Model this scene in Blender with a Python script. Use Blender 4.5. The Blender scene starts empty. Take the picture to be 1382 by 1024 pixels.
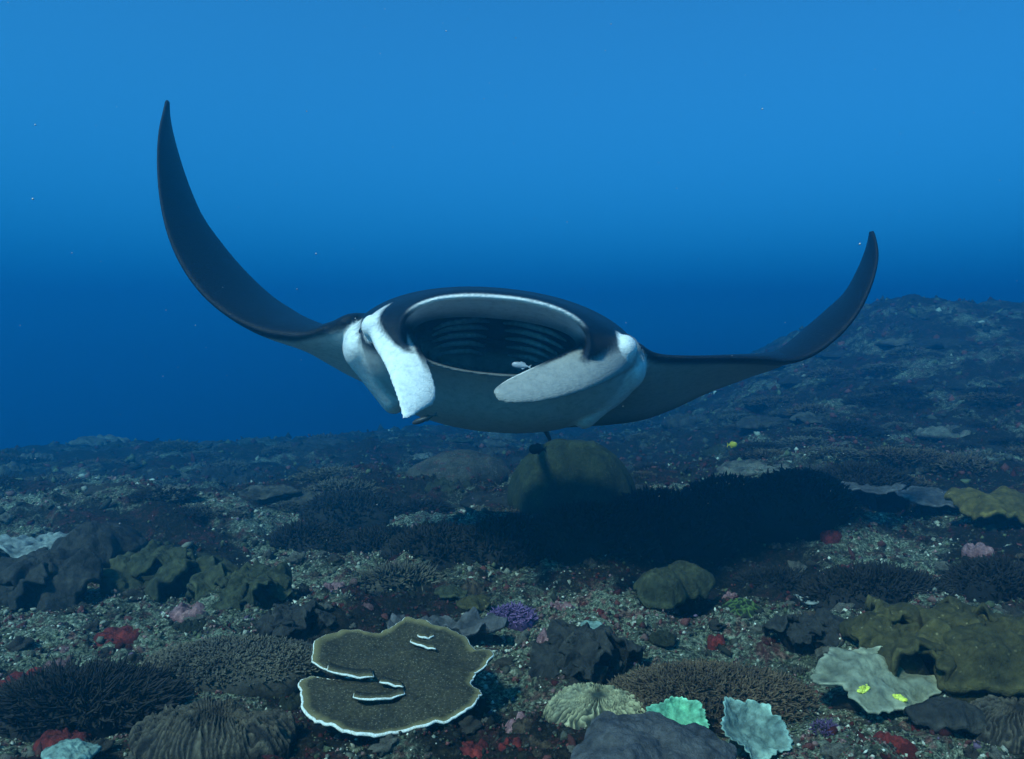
import bpy, bmesh, math, random
import numpy as np
from mathutils import Vector, Matrix, kdtree

# ------------------------------------------------------------------ camera, sky, sun, exposure
scene = bpy.context.scene
F, CU, CV, HORIZON = 1100.0, 691.0, 512.0, 470.0          # photograph pixels (1382 x 1024)
CAM = np.array([0.0, 0.0, 1.35])
PITCH = math.atan((CV - HORIZON) / F)
cam_data = bpy.data.cameras.new('camera')
cam_data.sensor_width = 36.0
cam_data.lens = 36.0 * F / 1382.0
cam_data.clip_start, cam_data.clip_end = 0.05, 500.0
cam = bpy.data.objects.new('camera', cam_data)
scene.collection.objects.link(cam)
cam.location = CAM
cam.rotation_euler = (math.pi / 2 - PITCH, 0, 0)
scene.camera = cam

SUN_DIR = Vector((-0.42, -0.56, 0.74)).normalized()        # towards the sun
world = bpy.data.worlds.new('World')
scene.world = world
world.use_nodes = True
nt = world.node_tree
bg = nt.nodes['Background']
sky = nt.nodes.new('ShaderNodeTexSky')
sky.sky_type = 'NISHITA'
sky.sun_disc = False
sky.sun_elevation = math.asin(SUN_DIR.z)
sky.sun_rotation = math.atan2(SUN_DIR.x, SUN_DIR.y)
tint = nt.nodes.new('ShaderNodeMix'); tint.data_type = 'RGBA'; tint.blend_type = 'MULTIPLY'
tint.inputs[0].default_value = 1.0
tint.inputs[7].default_value = (0.22, 0.73, 1.0, 1)        # daylight after its way down through the sea
nt.links.new(sky.outputs[0], tint.inputs[6])
nt.links.new(tint.outputs[2], bg.inputs[0])
bg.inputs[1].default_value = 0.15

sun_data = bpy.data.lights.new('sun', 'SUN')
sun_data.energy = 5.0
sun_data.angle = math.radians(6)
sun_data.color = (1.0, 0.90, 0.74)
sun = bpy.data.objects.new('sun', sun_data)
scene.collection.objects.link(sun)
sun.rotation_euler = SUN_DIR.to_track_quat('Z', 'Y').to_euler()
sun.location = (-4, -5, 8)

scene.view_settings.view_transform = 'Standard'
scene.view_settings.look = 'None'
scene.view_settings.exposure = 0.38
scene.view_settings.gamma = 1.0
scene.view_settings.use_curve_mapping = False
scene.cycles.use_denoising = True
scene.cycles.volume_bounces = 3
scene.cycles.max_bounces = 6
scene.cycles.diffuse_bounces = 3
scene.cycles.caustics_reflective = False
scene.cycles.caustics_refractive = False

HAZE_DENSITY = 0.10
HAZE_COLOR = (0.013, 0.205, 0.325)
HAZE_ABSORB = (0.0, 0.266, 0.571, 1)

rng = np.random.default_rng(7)
random.seed(7)

# ------------------------------------------------------------------ helpers
def px(u, v, d):
    """world point seen at photo pixel (u, v) at distance d along +Y"""
    a, b = (u - CU) / F, (CV - v) / F
    cp, sp = math.cos(PITCH), math.sin(PITCH)
    dy, dz = cp + b * sp, -sp + b * cp
    t = d / dy
    return np.array([a * t, d, CAM[2] + dz * t])

def _h(ix, iy, iz, seed):
    h = (ix * 374761393 + iy * 668265263 + iz * 1274126177 + seed * 362437) & 0xffffffff
    h = ((h ^ (h >> 13)) * 1274126177) & 0xffffffff
    h = ((h ^ (h >> 16)) * 2246822519) & 0xffffffff
    return ((h ^ (h >> 15)) & 0xffffff) / float(0xffffff)

def vnoise(x, y, z=0.0, seed=0):
    x, y, z = np.broadcast_arrays(np.asarray(x, float), np.asarray(y, float), np.asarray(z, float))
    ix, iy, iz = np.floor(x).astype(np.int64), np.floor(y).astype(np.int64), np.floor(z).astype(np.int64)
    fx, fy, fz = x - ix, y - iy, z - iz
    fx, fy, fz = [f * f * f * (f * (f * 6 - 15) + 10) for f in (fx, fy, fz)]
    r = 0
    for dx in (0, 1):
        wx = fx if dx else 1 - fx
        for dy in (0, 1):
            wy = fy if dy else 1 - fy
            for dz in (0, 1):
                wz = fz if dz else 1 - fz
                r = r + _h(ix + dx, iy + dy, iz + dz, seed) * wx * wy * wz
    return r * 2 - 1

def fbm(x, y, z=0.0, octaves=4, seed=0, gain=0.5):
    r, a, f = 0, 1.0, 1.0
    for k in range(octaves):
        r = r + a * vnoise(np.asarray(x) * f + 17.3 * k, np.asarray(y) * f - 9.1 * k, np.asarray(z) * f + 3.7 * k, seed + k)
        a *= gain; f *= 2.03
    return r

def sstep(a, b, x):
    t = np.clip((np.asarray(x, float) - a) / (b - a), 0, 1)
    return t * t * (3 - 2 * t)

def catmull(pts, n):
    """smooth resampling of an array of control rows"""
    pts = np.asarray(pts, float)
    m = len(pts)
    seg = np.r_[0, np.cumsum(np.ones(m - 1))]
    t = np.linspace(0, m - 1, n)
    i = np.clip(t.astype(int), 0, m - 2)
    f = (t - i)[:, None]
    p0, p1, p2, p3 = pts[np.maximum(i - 1, 0)], pts[i], pts[i + 1], pts[np.minimum(i + 2, m - 1)]
    return 0.5 * ((2 * p1) + (-p0 + p2) * f + (2 * p0 - 5 * p1 + 4 * p2 - p3) * f ** 2 + (-p0 + 3 * p1 - 3 * p2 + p3) * f ** 3)

def new_mesh(name, V, Fc, attrs=None, smooth=True):
    me = bpy.data.meshes.new(name)
    V = np.asarray(V, float)
    if isinstance(Fc, np.ndarray):
        n, k = Fc.shape
        me.vertices.add(len(V)); me.vertices.foreach_set('co', V.ravel())
        me.loops.add(n * k); me.loops.foreach_set('vertex_index', Fc.ravel().astype(np.int32))
        me.polygons.add(n); me.polygons.foreach_set('loop_start', np.arange(n, dtype=np.int32) * k)
        me.update(calc_edges=True)
        me.validate()
    else:
        me.from_pydata(V.tolist(), [], [list(map(int, f)) for f in Fc])
        me.update()
    for k, a in (attrs or {}).items():
        a = np.asarray(a, np.float32)
        if a.ndim == 1:
            me.attributes.new(k, 'FLOAT', 'POINT').data.foreach_set('value', a)
        else:
            if a.shape[1] == 3: a = np.c_[a, np.ones(len(a), np.float32)]
            me.attributes.new(k, 'FLOAT_COLOR', 'POINT').data.foreach_set('color', a.ravel())
    if smooth:
        me.polygons.foreach_set('use_smooth', np.ones(len(me.polygons), bool))
    return me

def link(name, me, mat=None, parent=None, loc=None):
    o = bpy.data.objects.new(name, me)
    scene.collection.objects.link(o)
    if mat and me is not None and not me.materials: me.materials.append(mat)
    if parent: o.parent = parent
    if loc is not None: o.location = loc
    return o

def tag(o, label=None, cat=None, group=None, kind=None):
    if label: o['label'] = label
    if cat: o['category'] = cat
    if group: o['group'] = group
    if kind: o['kind'] = kind
    return o

def empty(name, loc, rz=0.0):
    o = link(name, None, loc=loc)
    o.empty_display_size = 0.1
    o.rotation_euler = (0, 0, rz)
    return o

def grid_faces(nu, nv, wrap_u=False, off=0):
    """quads of an nu x nv vertex grid, index = i * nv + j"""
    iu = np.arange(nu if wrap_u else nu - 1)
    i, j = np.meshgrid(iu, np.arange(nv - 1), indexing='ij')
    i2 = (i + 1) % nu
    return (np.stack([i * nv + j, i2 * nv + j, i2 * nv + j + 1, i * nv + j + 1], -1).reshape(-1, 4) + off)

# ------------------------------------------------------------------ materials
def node(nt, t, **kw):
    n = nt.nodes.new(t)
    for k, v in kw.items(): setattr(n, k, v)
    return n

def mixrgb(nt, fac, a, b, mode='MIX'):
    m = nt.nodes.new('ShaderNodeMix'); m.data_type = 'RGBA'; m.blend_type = mode
    for s, val in ((0, fac), (6, a), (7, b)):
        if hasattr(val, 'links') or hasattr(val, 'is_linked'): nt.links.new(val, m.inputs[s])
        else: m.inputs[s].default_value = val if s == 0 else (*val, 1) if len(val) == 3 else val
    return m.outputs[2]

def ramp(nt, fac, stops, interp='LINEAR'):
    r = nt.nodes.new('ShaderNodeValToRGB')
    r.color_ramp.interpolation = interp
    els = r.color_ramp.elements
    while len(els) < len(stops): els.new(0.5)
    for e, (p, c) in zip(els, stops):
        e.position = p; e.color = (*c, 1) if len(c) == 3 else c
    nt.links.new(fac, r.inputs[0])
    return r.outputs[0]

def noise_tex(nt, co, scale, detail=4, rough=0.6, dist=0.0, vec_scale=None):
    n = nt.nodes.new('ShaderNodeTexNoise')
    n.inputs['Scale'].default_value = scale
    n.inputs['Detail'].default_value = detail
    n.inputs['Roughness'].default_value = rough
    n.inputs['Distortion'].default_value = dist
    nt.links.new(co, n.inputs['Vector'])
    return n.outputs[0]

def bump(nt, height, strength, dist, prev=None):
    b = nt.nodes.new('ShaderNodeBump')
    b.inputs['Strength'].default_value = strength
    b.inputs['Distance'].default_value = dist
    nt.links.new(height, b.inputs['Height'])
    if prev: nt.links.new(prev, b.inputs['Normal'])
    return b.outputs[0]

def base_mat(name, rough=0.85, spec=0.2):
    m = bpy.data.materials.new(name)
    m.use_nodes = True
    nt = m.node_tree
    b = nt.nodes['Principled BSDF']
    b.inputs['Roughness'].default_value = rough
    b.inputs['Specular IOR Level'].default_value = spec
    return m, nt, b

_coral_mats = {}
def coral_mat(name, low, high, speck=None, scale=60, bump_scale=180, bump_amt=0.006, rough=0.85, patch=None, spots=0.0):
    """tone attribute runs from low to high colour; noise mottles it; optional encrusting patches"""
    if name in _coral_mats: return _coral_mats[name]
    m, nt, b = base_mat(name, rough, 0.25)
    co = nt.nodes.new('ShaderNodeTexCoord').outputs['Object']
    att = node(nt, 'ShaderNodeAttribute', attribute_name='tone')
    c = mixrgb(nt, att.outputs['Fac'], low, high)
    n1 = noise_tex(nt, co, scale, 5, 0.65)
    k = ramp(nt, n1, [(0.30, (0.45, 0.45, 0.45)), (0.5, (0.95, 0.95, 0.95)), (0.72, (1.5, 1.5, 1.5))])
    c = mixrgb(nt, 1.0, c, k, 'MULTIPLY')
    nbig = noise_tex(nt, co, 7, 3, 0.6)
    k2 = ramp(nt, nbig, [(0.35, (0.6, 0.62, 0.66)), (0.65, (1.25, 1.2, 1.1))])
    c = mixrgb(nt, 1.0, c, k2, 'MULTIPLY')
    if patch:
        np_ = noise_tex(nt, co, 16, 4, 0.7, 0.6)
        f = ramp(nt, np_, [(0.56, (0, 0, 0)), (0.64, (1, 1, 1))])
        c = mixrgb(nt, f, c, patch)
    if speck:
        v = nt.nodes.new('ShaderNodeTexVoronoi'); v.inputs['Scale'].default_value = scale * 1.6
        nt.links.new(co, v.inputs['Vector'])
        f = ramp(nt, v.outputs['Distance'], [(0.10 + spots, (1, 1, 1)), (0.22 + spots, (0, 0, 0))])
        ns = noise_tex(nt, co, scale * 0.35, 2)
        f2 = ramp(nt, ns, [(0.45, (0, 0, 0)), (0.6, (1, 1, 1))])
        c = mixrgb(nt, mixrgb(nt, 1.0, f, f2, 'MULTIPLY'), c, speck)
    nt.links.new(c, b.inputs['Base Color'])
    n2 = noise_tex(nt, co, bump_scale, 4, 0.7)
    bb = bump(nt, n2, 0.9, bump_amt)
    bb = bump(nt, noise_tex(nt, co, bump_scale * 0.22, 4, 0.6), 0.8, bump_amt * 3, bb)
    nt.links.new(bb, b.inputs['Normal'])
    _coral_mats[name] = m
    return m
# ------------------------------------------------------------------ the sea floor
CLEAR = []                                                        # (x, y, radius, drop): hollows round the larger low corals
def ground(x, y, detail=True):
    x, y = np.asarray(x, float), np.asarray(y, float)
    far = np.maximum(y - 5.0, 0)
    h = 2.75 * sstep(1.0, 7.5, x - 0.16 * (y - 11)) * sstep(6.5, 19, y) - 0.055 * far * far / (far + 1.5)
    h = h + 0.18 * sstep(1.0, 3.5, x) * sstep(2.0, 5.0, y)
    h = h - 0.12 * sstep(0.5, 5.0, -x) * sstep(5.0, 12.0, y) - 3.0 * sstep(22, 45, y - 0.9 * x - 0.6 * np.maximum(x, 0))
    h = h - 1.6 * sstep(24, 55, y) 
    h = h - 1.2 * sstep(12, 30, -x)
    h = h + 0.16 * fbm(x / 1.7, y / 1.7, 0, 3, 11) * (0.35 + 0.65 * sstep(2.5, 6, y))
    h = h + 0.10 * np.abs(fbm(x / 0.75, y / 0.75, 0, 3, 31)) * sstep(4.5, 8, y)
    if detail:
        keep = 1.0
        for cx, cy, cr, drop in CLEAR:
            g = np.exp(-(((x - cx) ** 2 + (y - cy) ** 2) / cr ** 2) ** 2)
            keep = keep * (1 - .8 * g); h = h - drop * g
        h0 = h
        h = h + 0.058 * fbm(x / 0.30, y / 0.30, 0, 4, 51, 0.55)
        b = vnoise(x / 0.075, y / 0.075, 0, 71)
        h = h + 0.022 * b * np.abs(b) + 0.012 * vnoise(x / 0.035, y / 0.035, 0, 91) + 0.048 * (0.5 - np.abs(vnoise(x / 0.14, y / 0.14, 0, 95)))
        h = h0 + (h - h0) * keep
    return h

def gpx(u, v, dz=0.0):
    """where the line of sight through photo pixel (u, v) meets the sea floor (raised by dz)"""
    ts = np.arange(1.2, 60, 0.01)
    a, b = (u - CU) / F, (CV - v) / F
    cp, sp = math.cos(PITCH), math.sin(PITCH)
    X, Y, Z = a * ts, (cp + b * sp) * ts, CAM[2] + (-sp + b * cp) * ts
    hit = np.nonzero(Z < ground(X, Y, False) + dz)[0]
    i = hit[0] if len(hit) else len(ts) - 1
    return np.array([X[i], Y[i], float(ground(X[i], Y[i], False))])

for u, v, w, drop in ((540, 925, 300, .07), (806, 965, 170, .03), (958, 945, 290, .035), (290, 1000, 210, .03), (318, 895, 260, .03), (112, 955, 260, .03), (1176, 938, 170, .03), (911, 987, 80, .02), (1008, 1005, 100, .02), (605, 862, 150, .02), (1000, 836, 70, .02), (1372, 985, 140, .03)):
    p_ = gpx(u, v)
    CLEAR.append((p_[0], p_[1], w * p_[1] / F * .56, drop))
NR, NA = 470, 560
ox, oy = 0.0, -2.5
rr = 1.3 * (62 / 1.3) ** np.linspace(0, 1, NR)
s_ = np.linspace(-1, 1, NA)
aa = np.radians(42 * s_ + 46 * s_ ** 5)
R_, A_ = np.meshgrid(rr, aa, indexing='ij')
gx, gy = ox + R_ * np.sin(A_), oy + R_ * np.cos(A_)
gz = ground(gx, gy)

PALE_SPOTS = [(1235, 745, .55, .9), (1130, 990, .42, .9), (760, 835, .38, .9), (480, 825, .35, .8), (690, 945, .28, .7), (300, 925, .22, .8), (90, 885, .35, .7), (640, 700, .55, .8), (360, 715, .55, .6), (1000, 560, 1.2, .35), (1250, 480, 1.8, .3), (1010, 860, .22, .7), (40, 990, .25, .6)]
SPOTS = [(gpx(u, v), s, w) for u, v, s, w in PALE_SPOTS]
def pale_mask(x, y):
    m = .9 * fbm(x / .75, y / .75, 0, 5, 500, .6) - .12
    for p, s, w in SPOTS:
        m = m + w * np.exp(-((x - p[0]) ** 2 + (y - p[1]) ** 2) / s ** 2)
    return m * (1 - .6 * sstep(7.5, 12, y)) - .16 * sstep(7.5, 12, y)  # far floor painted darker so it sinks into the distant haze

def floor_material():
    m, nt, b = base_mat('reef_floor', 0.9, 0.15)
    co = nt.nodes.new('ShaderNodeTexCoord').outputs['Object']
    fine = noise_tex(nt, co, 55, 6, 0.75, 0.4)
    rub = ramp(nt, fine, [(0.30, (0.010, 0.012, 0.012)), (0.42, (0.05, 0.055, 0.045)), (0.51, (0.22, 0.23, 0.17)), (0.62, (0.56, 0.56, 0.45))])
    hue = noise_tex(nt, co, 11, 5, 0.7, 0.5)
    tintc = ramp(nt, hue, [(0.30, (0.45, 0.10, 0.10)), (0.40, (0.85, 0.50, 0.50)), (0.48, (0.85, 1.0, 0.85)), (0.56, (1.0, 1.0, 0.9)), (0.64, (0.55, 0.62, 0.42)), (0.72, (0.75, 0.6, 0.75))])
    rub = mixrgb(nt, 1.0, rub, tintc, 'MULTIPLY')
    turf = ramp(nt, noise_tex(nt, co, 38, 5, 0.7), [(0.3, (0.005, 0.005, 0.005)), (0.55, (0.022, 0.018, 0.012)), (0.72, (0.08, 0.065, 0.04))])
    big = nt.nodes.new('ShaderNodeMath'); big.operation = 'ADD'
    nt.links.new(node(nt, 'ShaderNodeAttribute', attribute_name='pale').outputs['Fac'], big.inputs[0])
    mixn = mixrgb(nt, 0.5, noise_tex(nt, co, 9, 6, 0.75, 0.5), noise_tex(nt, co, 3.4, 7, 0.8, 0.5))
    ext = nt.nodes.new('ShaderNodeMath'); ext.operation = 'MULTIPLY_ADD'; ext.inputs[1].default_value = 3.8; ext.inputs[2].default_value = -1.42
    nt.links.new(mixn, ext.inputs[0]); nt.links.new(ext.outputs[0], big.inputs[1])
    f = ramp(nt, big.outputs[0], [(0.36, (0, 0, 0)), (0.90, (1, 1, 1))])
    c = mixrgb(nt, f, turf, rub)
    red = noise_tex(nt, co, 4.5, 6, 0.78, 0.8)
    fr = ramp(nt, red, [(0.53, (0, 0, 0)), (0.63, (0.85, 0.85, 0.85))])
    maroon = ramp(nt, noise_tex(nt, co, 70, 4, 0.7), [(0.3, (0.020, 0.005, 0.005)), (0.52, (0.085, 0.020, 0.018)), (0.7, (0.24, 0.11, 0.10))])
    c = mixrgb(nt, fr, c, maroon)
    nt.links.new(c, b.inputs['Base Color'])
    bb = bump(nt, noise_tex(nt, co, 130, 5, 0.75), 1.0, 0.006)
    bb = bump(nt, fine, 1.0, 0.03, bb)
    nt.links.new(bb, b.inputs['Normal'])
    return m

floor = link('sea_floor', new_mesh('sea_floor', np.stack([gx, gy, gz], -1).reshape(-1, 3), grid_faces(NR, NA)[:, ::-1], {'pale': pale_mask(gx, gy).reshape(-1)}), floor_material())
tag(floor, 'coral rubble reef floor falling away into blue water', kind='structure')
# ------------------------------------------------------------------ the manta ray: one continuous skin
def station(le, te, dl, dt, up, dn, white, margin):
    return np.r_[px(*le, dl), px(*te, dt), up, dn, white, margin]
ST = [  # leading edge px, trailing edge px, distances, thickness above / below the chord, pale belly 0..1, dark leading margin
    station((225, 134), (227, 137), 5.20, 5.24, .006, .006, 0, 1),
    station((214, 178), (233, 174), 5.02, 5.26, .014, .012, 0, 1),
    station((212, 232), (249, 230), 4.90, 5.27, .022, .018, 0, 1),
    station((219, 290), (272, 287), 4.82, 5.28, .030, .025, 0, 1),
    station((236, 342), (300, 328), 4.76, 5.31, .038, .032, 0, 1),
    station((265, 388), (333, 367), 4.70, 5.36, .045, .040, 0, 1),
    station((303, 422), (369, 401), 4.64, 5.44, .052, .048, .1, .8),
    station((350, 445), (402, 424), 4.58, 5.54, .060, .070, 1, .12),
    station((402, 452), (432, 448), 4.54, 5.66, .075, .095, 1, .02),
    station((440, 441), (462, 484), 4.50, 5.78, .085, .12, 1, .01),
    station((480, 430), (500, 512), 4.46, 5.88, .12, .14, 1, .01),
    station((560, 446), (585, 552), 4.95, 5.96, .13, .15, 1, .01),
    station((668, 462), (690, 574), 5.12, 6.02, .13, .16, 1, .01),
    station((775, 462), (790, 574), 4.95, 5.98, .13, .14, 1, .01),
    station((848, 462), (858, 568), 4.46, 5.90, .10, .10, 1, .02),
    station((885, 478), (905, 553), 4.50, 5.82, .06, .07, 1, .025),
    station((930, 482), (955, 530), 4.53, 5.74, .05, .05, .95, .035),
    station((985, 482), (1008, 509), 4.57, 5.63, .045, .045, .8, .05),
    station((1035, 484), (1048, 490), 4.62, 5.52, .045, .042, .6, .12),
    station((1066, 487), (1064, 466), 4.66, 5.44, .042, .040, .3, .4),
    station((1098, 478), (1086, 444), 4.70, 5.39, .040, .036, 0, 1),
    station((1130, 455), (1115, 418), 4.75, 5.35, .036, .032, 0, 1),
    station((1156, 425), (1141, 393), 4.80, 5.32, .032, .027, 0, 1),
    station((1175, 388), (1158, 362), 4.87, 5.29, .026, .021, 0, 1),
    station((1185, 350), (1168, 336), 4.97, 5.27, .018, .014, 0, 1),
    station((1182, 325), (1173, 318), 5.06, 5.25, .012, .010, 0, 1),
    station((1176, 311), (1175, 312), 5.14, 5.18, .006, .006, 0, 1),
]
NS, NC = 260, 34
S = catmull(ST, NS)
le, te = S[:, 0:3], S[:, 3:6]
span = np.gradient(0.5 * (le + te), axis=0)
ch = te - le
nrm = np.cross(span, ch); nrm /= np.linalg.norm(nrm, axis=1, keepdims=True)
nrm *= np.sign(nrm[:, 2:3] + 1e-9) if False else 1
# orientation: dorsal side is up at the middle of the animal
if nrm[NS // 2, 2] < 0: nrm = -nrm
tt = 0.5 - 0.5 * np.cos(np.linspace(0, math.pi, NC))
shape = 2.05 * np.sqrt(tt) * (1 - tt) ** 0.75 * (1 + 0.15 * tt)
shape = shape / shape.max()
minth = 0.011
up = le[:, None] + ch[:, None] * tt[None, :, None] + nrm[:, None] * (np.maximum(S[:, 6], .008)[:, None] * shape[None] + minth * (np.clip(np.sin(math.pi * tt), 0, 1) ** 0.9)[None] * 0.8)[..., None]
dn = le[:, None] + ch[:, None] * tt[None, :, None] - nrm[:, None] * (np.maximum(S[:, 7], .008)[:, None] * shape[None] + minth * (np.clip(np.sin(math.pi * tt), 0, 1) ** 0.9)[None] * 0.8)[..., None]
loop = np.concatenate([up, dn[:, -2:0:-1]], axis=1)               # NS x (2NC-2)
NL = loop.shape[1]
DORSAL = np.array([.004, .007, .012]); PALE = np.array([.62, .64, .62]); WHITE = np.array([.86, .88, .88]); GREY = np.array([.16, .17, .17])
colA = np.zeros((NS, NL, 3)); colA[:] = DORSAL
tv = np.r_[tt, tt[-2:0:-1]]
ventral = np.r_[np.zeros(NC), np.ones(NL - NC)]
for i in range(NS):
    w = ventral * np.clip(S[i, 8], 0, 1) * sstep(0, .05, tv - S[i, 9])
    w *= 1 - 0.75 * sstep(.62, .95, tv)
    colA[i] = DORSAL * (1 - w[:, None]) + PALE * (1.25 if i < NS * .45 else .80) * w[:, None]  # left half of the belly painted paler to carry the light falling there
VA = loop.reshape(-1, 3)
fA = grid_faces(NL, NS, wrap_u=True)
idx = np.arange(NS * NL).reshape(NS, NL).T.reshape(-1)
fA = idx[fA]
capsA = [list(range(NL)), list(range((NS - 1) * NL, NS * NL))]

# the head: a jar whose outside runs back from the lips and whose inside is the mouth
ROLL = math.radians(5.0)
def ring(cu, cv, d, a, bu, bd, ex=2.3, tilt=0.0, n=112):
    th = np.linspace(0, 2 * math.pi, n, endpoint=False)
    c, s = np.cos(th), np.sin(th)
    k = (np.abs(c) ** ex + np.abs(s) ** ex) ** (-1 / ex)
    x = a * k * c
    y = np.where(s > 0, bu, bd) * k * s
    # pinch the corners of the mouth line a little lower than the middle
    xr = x * math.cos(ROLL) + y * math.sin(ROLL)
    yr = -x * math.sin(ROLL) + y * math.cos(ROLL)
    yr = yr + 0 * x
    P = np.array([px(cu + q, cv - w, d + tilt * (-w / 60.0)) for q, w in zip(xr, yr)])
    return P
RINGS = [  # outside, from the back forward
    (672, 500, 5.75, 95, 30, 45, 2.0, 0),
    (672, 494, 5.50, 140, 60, 72, 2.0, 0),
    (670, 490, 5.15, 172, 86, 92, 2.1, 0),
    (668, 485, 4.80, 192, 94, 96, 2.1, 0),
    (668, 480, 4.55, 198, 92, 92, 2.1, 0),
    (668, 474, 4.36, 186, 84, 82, 2.1, .02),
    (668, 466, 4.20, 166, 75, 66, 2.15, .05),
    (668, 460, 4.08, 146, 68, 56, 2.2, .07),
    (668, 457, 4.00, 135, 60, 52, 2.25, .08),
    (668, 456, 3.975, 130, 56, 50, 2.3, .08),      # the lip
    (668, 456, 3.985, 126, 52, 48, 2.3, .08),
    (668, 456, 4.03, 122, 48, 47, 2.3, .08),
    (668, 457, 4.12, 117, 39, 48, 2.3, .08),
    (668, 458, 4.24, 112, 31, 50, 2.2, .06),
    (668, 458, 4.32, 111, 28, 52, 2.2, .05),
    (668, 458, 4.42, 116, 34, 52, 2.2, .04),
    (668, 460, 4.60, 118, 38, 54, 2.2, 0),
    (668, 464, 4.90, 110, 36, 50, 2.1, 0),
    (668, 468, 5.20, 85, 28, 38, 2.0, 0),
    (668, 470, 5.38, 40, 14, 18, 2.0, 0),
]
rings = np.array([ring(*r) for r in RINGS])                        # K x n x 3
K, NRG = rings.shape[:2]
dense = catmull(rings.reshape(K, -1), (K - 1) * 5 + 1).reshape(-1, NRG, 3)
KD = len(dense)
VB = dense.reshape(-1, 3)
idxB = np.arange(KD * NRG).reshape(KD, NRG)
fB = idxB.T.reshape(-1)[grid_faces(NRG, KD, wrap_u=True)]
colB = np.zeros((KD, NRG, 3))
thB = np.linspace(0, 2 * math.pi, NRG, endpoint=False)
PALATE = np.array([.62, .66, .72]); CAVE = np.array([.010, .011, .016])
for k in range(KD):
    q = k / 5.0
    topness = sstep(-.12, .10, np.sin(thB - 0.05) - (0.05 if q < 4.5 else 0.05 - .45 * sstep(4.5, 6.5, q)))[:, None]
    outer = DORSAL * topness + PALE * 0.80 * (1 - topness)
    upper = sstep(.35, .75, np.sin(thB))[:, None]
    if q < 8.1: c = outer
    elif q < 10.6:
        w = sstep(8.1, 8.5, q)
        w2 = sstep(10.0, 10.6, q)
        lip = WHITE * (1 - w2) + PALATE * w2  # upper lip and palate whitened, their highlight painted into the colour
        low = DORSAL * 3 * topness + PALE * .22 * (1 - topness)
        c = outer * (1 - w) + (lip * upper + low * (1 - upper)) * w
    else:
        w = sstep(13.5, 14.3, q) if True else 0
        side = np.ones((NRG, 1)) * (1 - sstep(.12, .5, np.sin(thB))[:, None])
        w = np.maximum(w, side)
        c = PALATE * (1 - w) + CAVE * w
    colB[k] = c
capsB = [list(idxB[0]), list(idxB[-1])]

def lobe(rows, n, nw, bow, pale):
    """a paddle: rows of (edge a px, depth a, edge b px, depth b, thickness)"""
    R = np.array([np.r_[px(a[0], a[1], da), px(b[0], b[1], db), t] for a, da, b, db, t in rows])
    R = catmull(R, n)
    A, B, T = R[:, 0:3], R[:, 3:6], R[:, 6]
    mid = 0.5 * (A + B)
    along = np.gradient(mid, axis=0)
    nn = np.cross(along, B - A); nn /= np.linalg.norm(nn, axis=1, keepdims=True) + 1e-9
    nn *= -np.sign(nn[:, 1:2])                                   # towards the front
    nn = np.where(nn[:, 1:2] > 0, -nn, nn)
    w = np.linspace(0, 2 * math.pi, nw, endpoint=False)
    c, s = np.cos(w), np.sin(w)
    f = 0.5 + 0.5 * np.sign(c) * np.abs(c) ** 0.8
    P = A[:, None] * (1 - f)[None, :, None] + B[:, None] * f[None, :, None]
    off = T[:, None] * 0.5 * np.sign(s) * np.abs(s) ** 0.7 + bow * (4 * f * (1 - f))[None]
    P = P + nn[:, None] * off[..., None]
    V = P.reshape(-1, 3)
    ii = np.arange(n * nw).reshape(n, nw)
    Fq = ii.T.reshape(-1)[grid_faces(nw, n, wrap_u=True)]
    return V, Fq, [list(ii[0]), list(ii[-1])], f, s, n

LL = lobe([((497, 438), 4.32, (546, 424), 4.28, .10),
           ((499, 450), 4.21, (551, 434), 4.20, .09),
           ((505, 468), 4.10, (560, 451), 4.12, .065),
           ((515, 486), 4.00, (570, 472), 4.05, .042),
           ((524, 506), 3.90, (580, 494), 3.99, .030),
           ((531, 526), 3.82, (586, 513), 3.95, .026),
           ((537, 544), 3.76, (589, 532), 3.91, .024),
           ((541, 558), 3.73, (583, 548), 3.87, .022),
           ((543, 566), 3.71, (562, 557), 3.80, .018)], 64, 48, .012, 0)
RL = lobe([((834, 452), 4.46, (862, 488), 4.44, .10),
           ((818, 453), 4.35, (850, 497), 4.32, .10),
           ((796, 459), 4.22, (834, 508), 4.16, .085),
           ((766, 474), 4.10, (806, 521), 3.99, .060),
           ((734, 489), 4.00, (772, 533), 3.87, .046),
           ((706, 502), 3.92, (738, 541), 3.78, .038),
           ((684, 513), 3.85, (708, 545), 3.72, .034),
           ((671, 522), 3.79, (685, 544), 3.69, .028),
           ((667, 527), 3.76, (674, 542), 3.69, .030),
           ((664, 531), 3.73, (668, 540), 3.70, .026)], 64, 48, .022, 0)

def ball(c, r, n=28, m=18, sc=(1, 1, 1), col=WHITE):
    th = np.linspace(0, 2 * math.pi, n, endpoint=False); ph = np.linspace(0.02, math.pi - 0.02, m)
    Pm = np.array([[[math.sin(p) * math.cos(t), math.sin(p) * math.sin(t), math.cos(p)] for p in ph] for t in th])
    V = (Pm * r * np.array(sc)).reshape(-1, 3) + c
    ii = np.arange(n * m).reshape(n, m)
    return V, grid_faces(n, m, wrap_u=True), [list(ii[:, 0]), list(ii[:, -1])], np.repeat(np.asarray(col)[None], n * m, 0)

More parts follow.
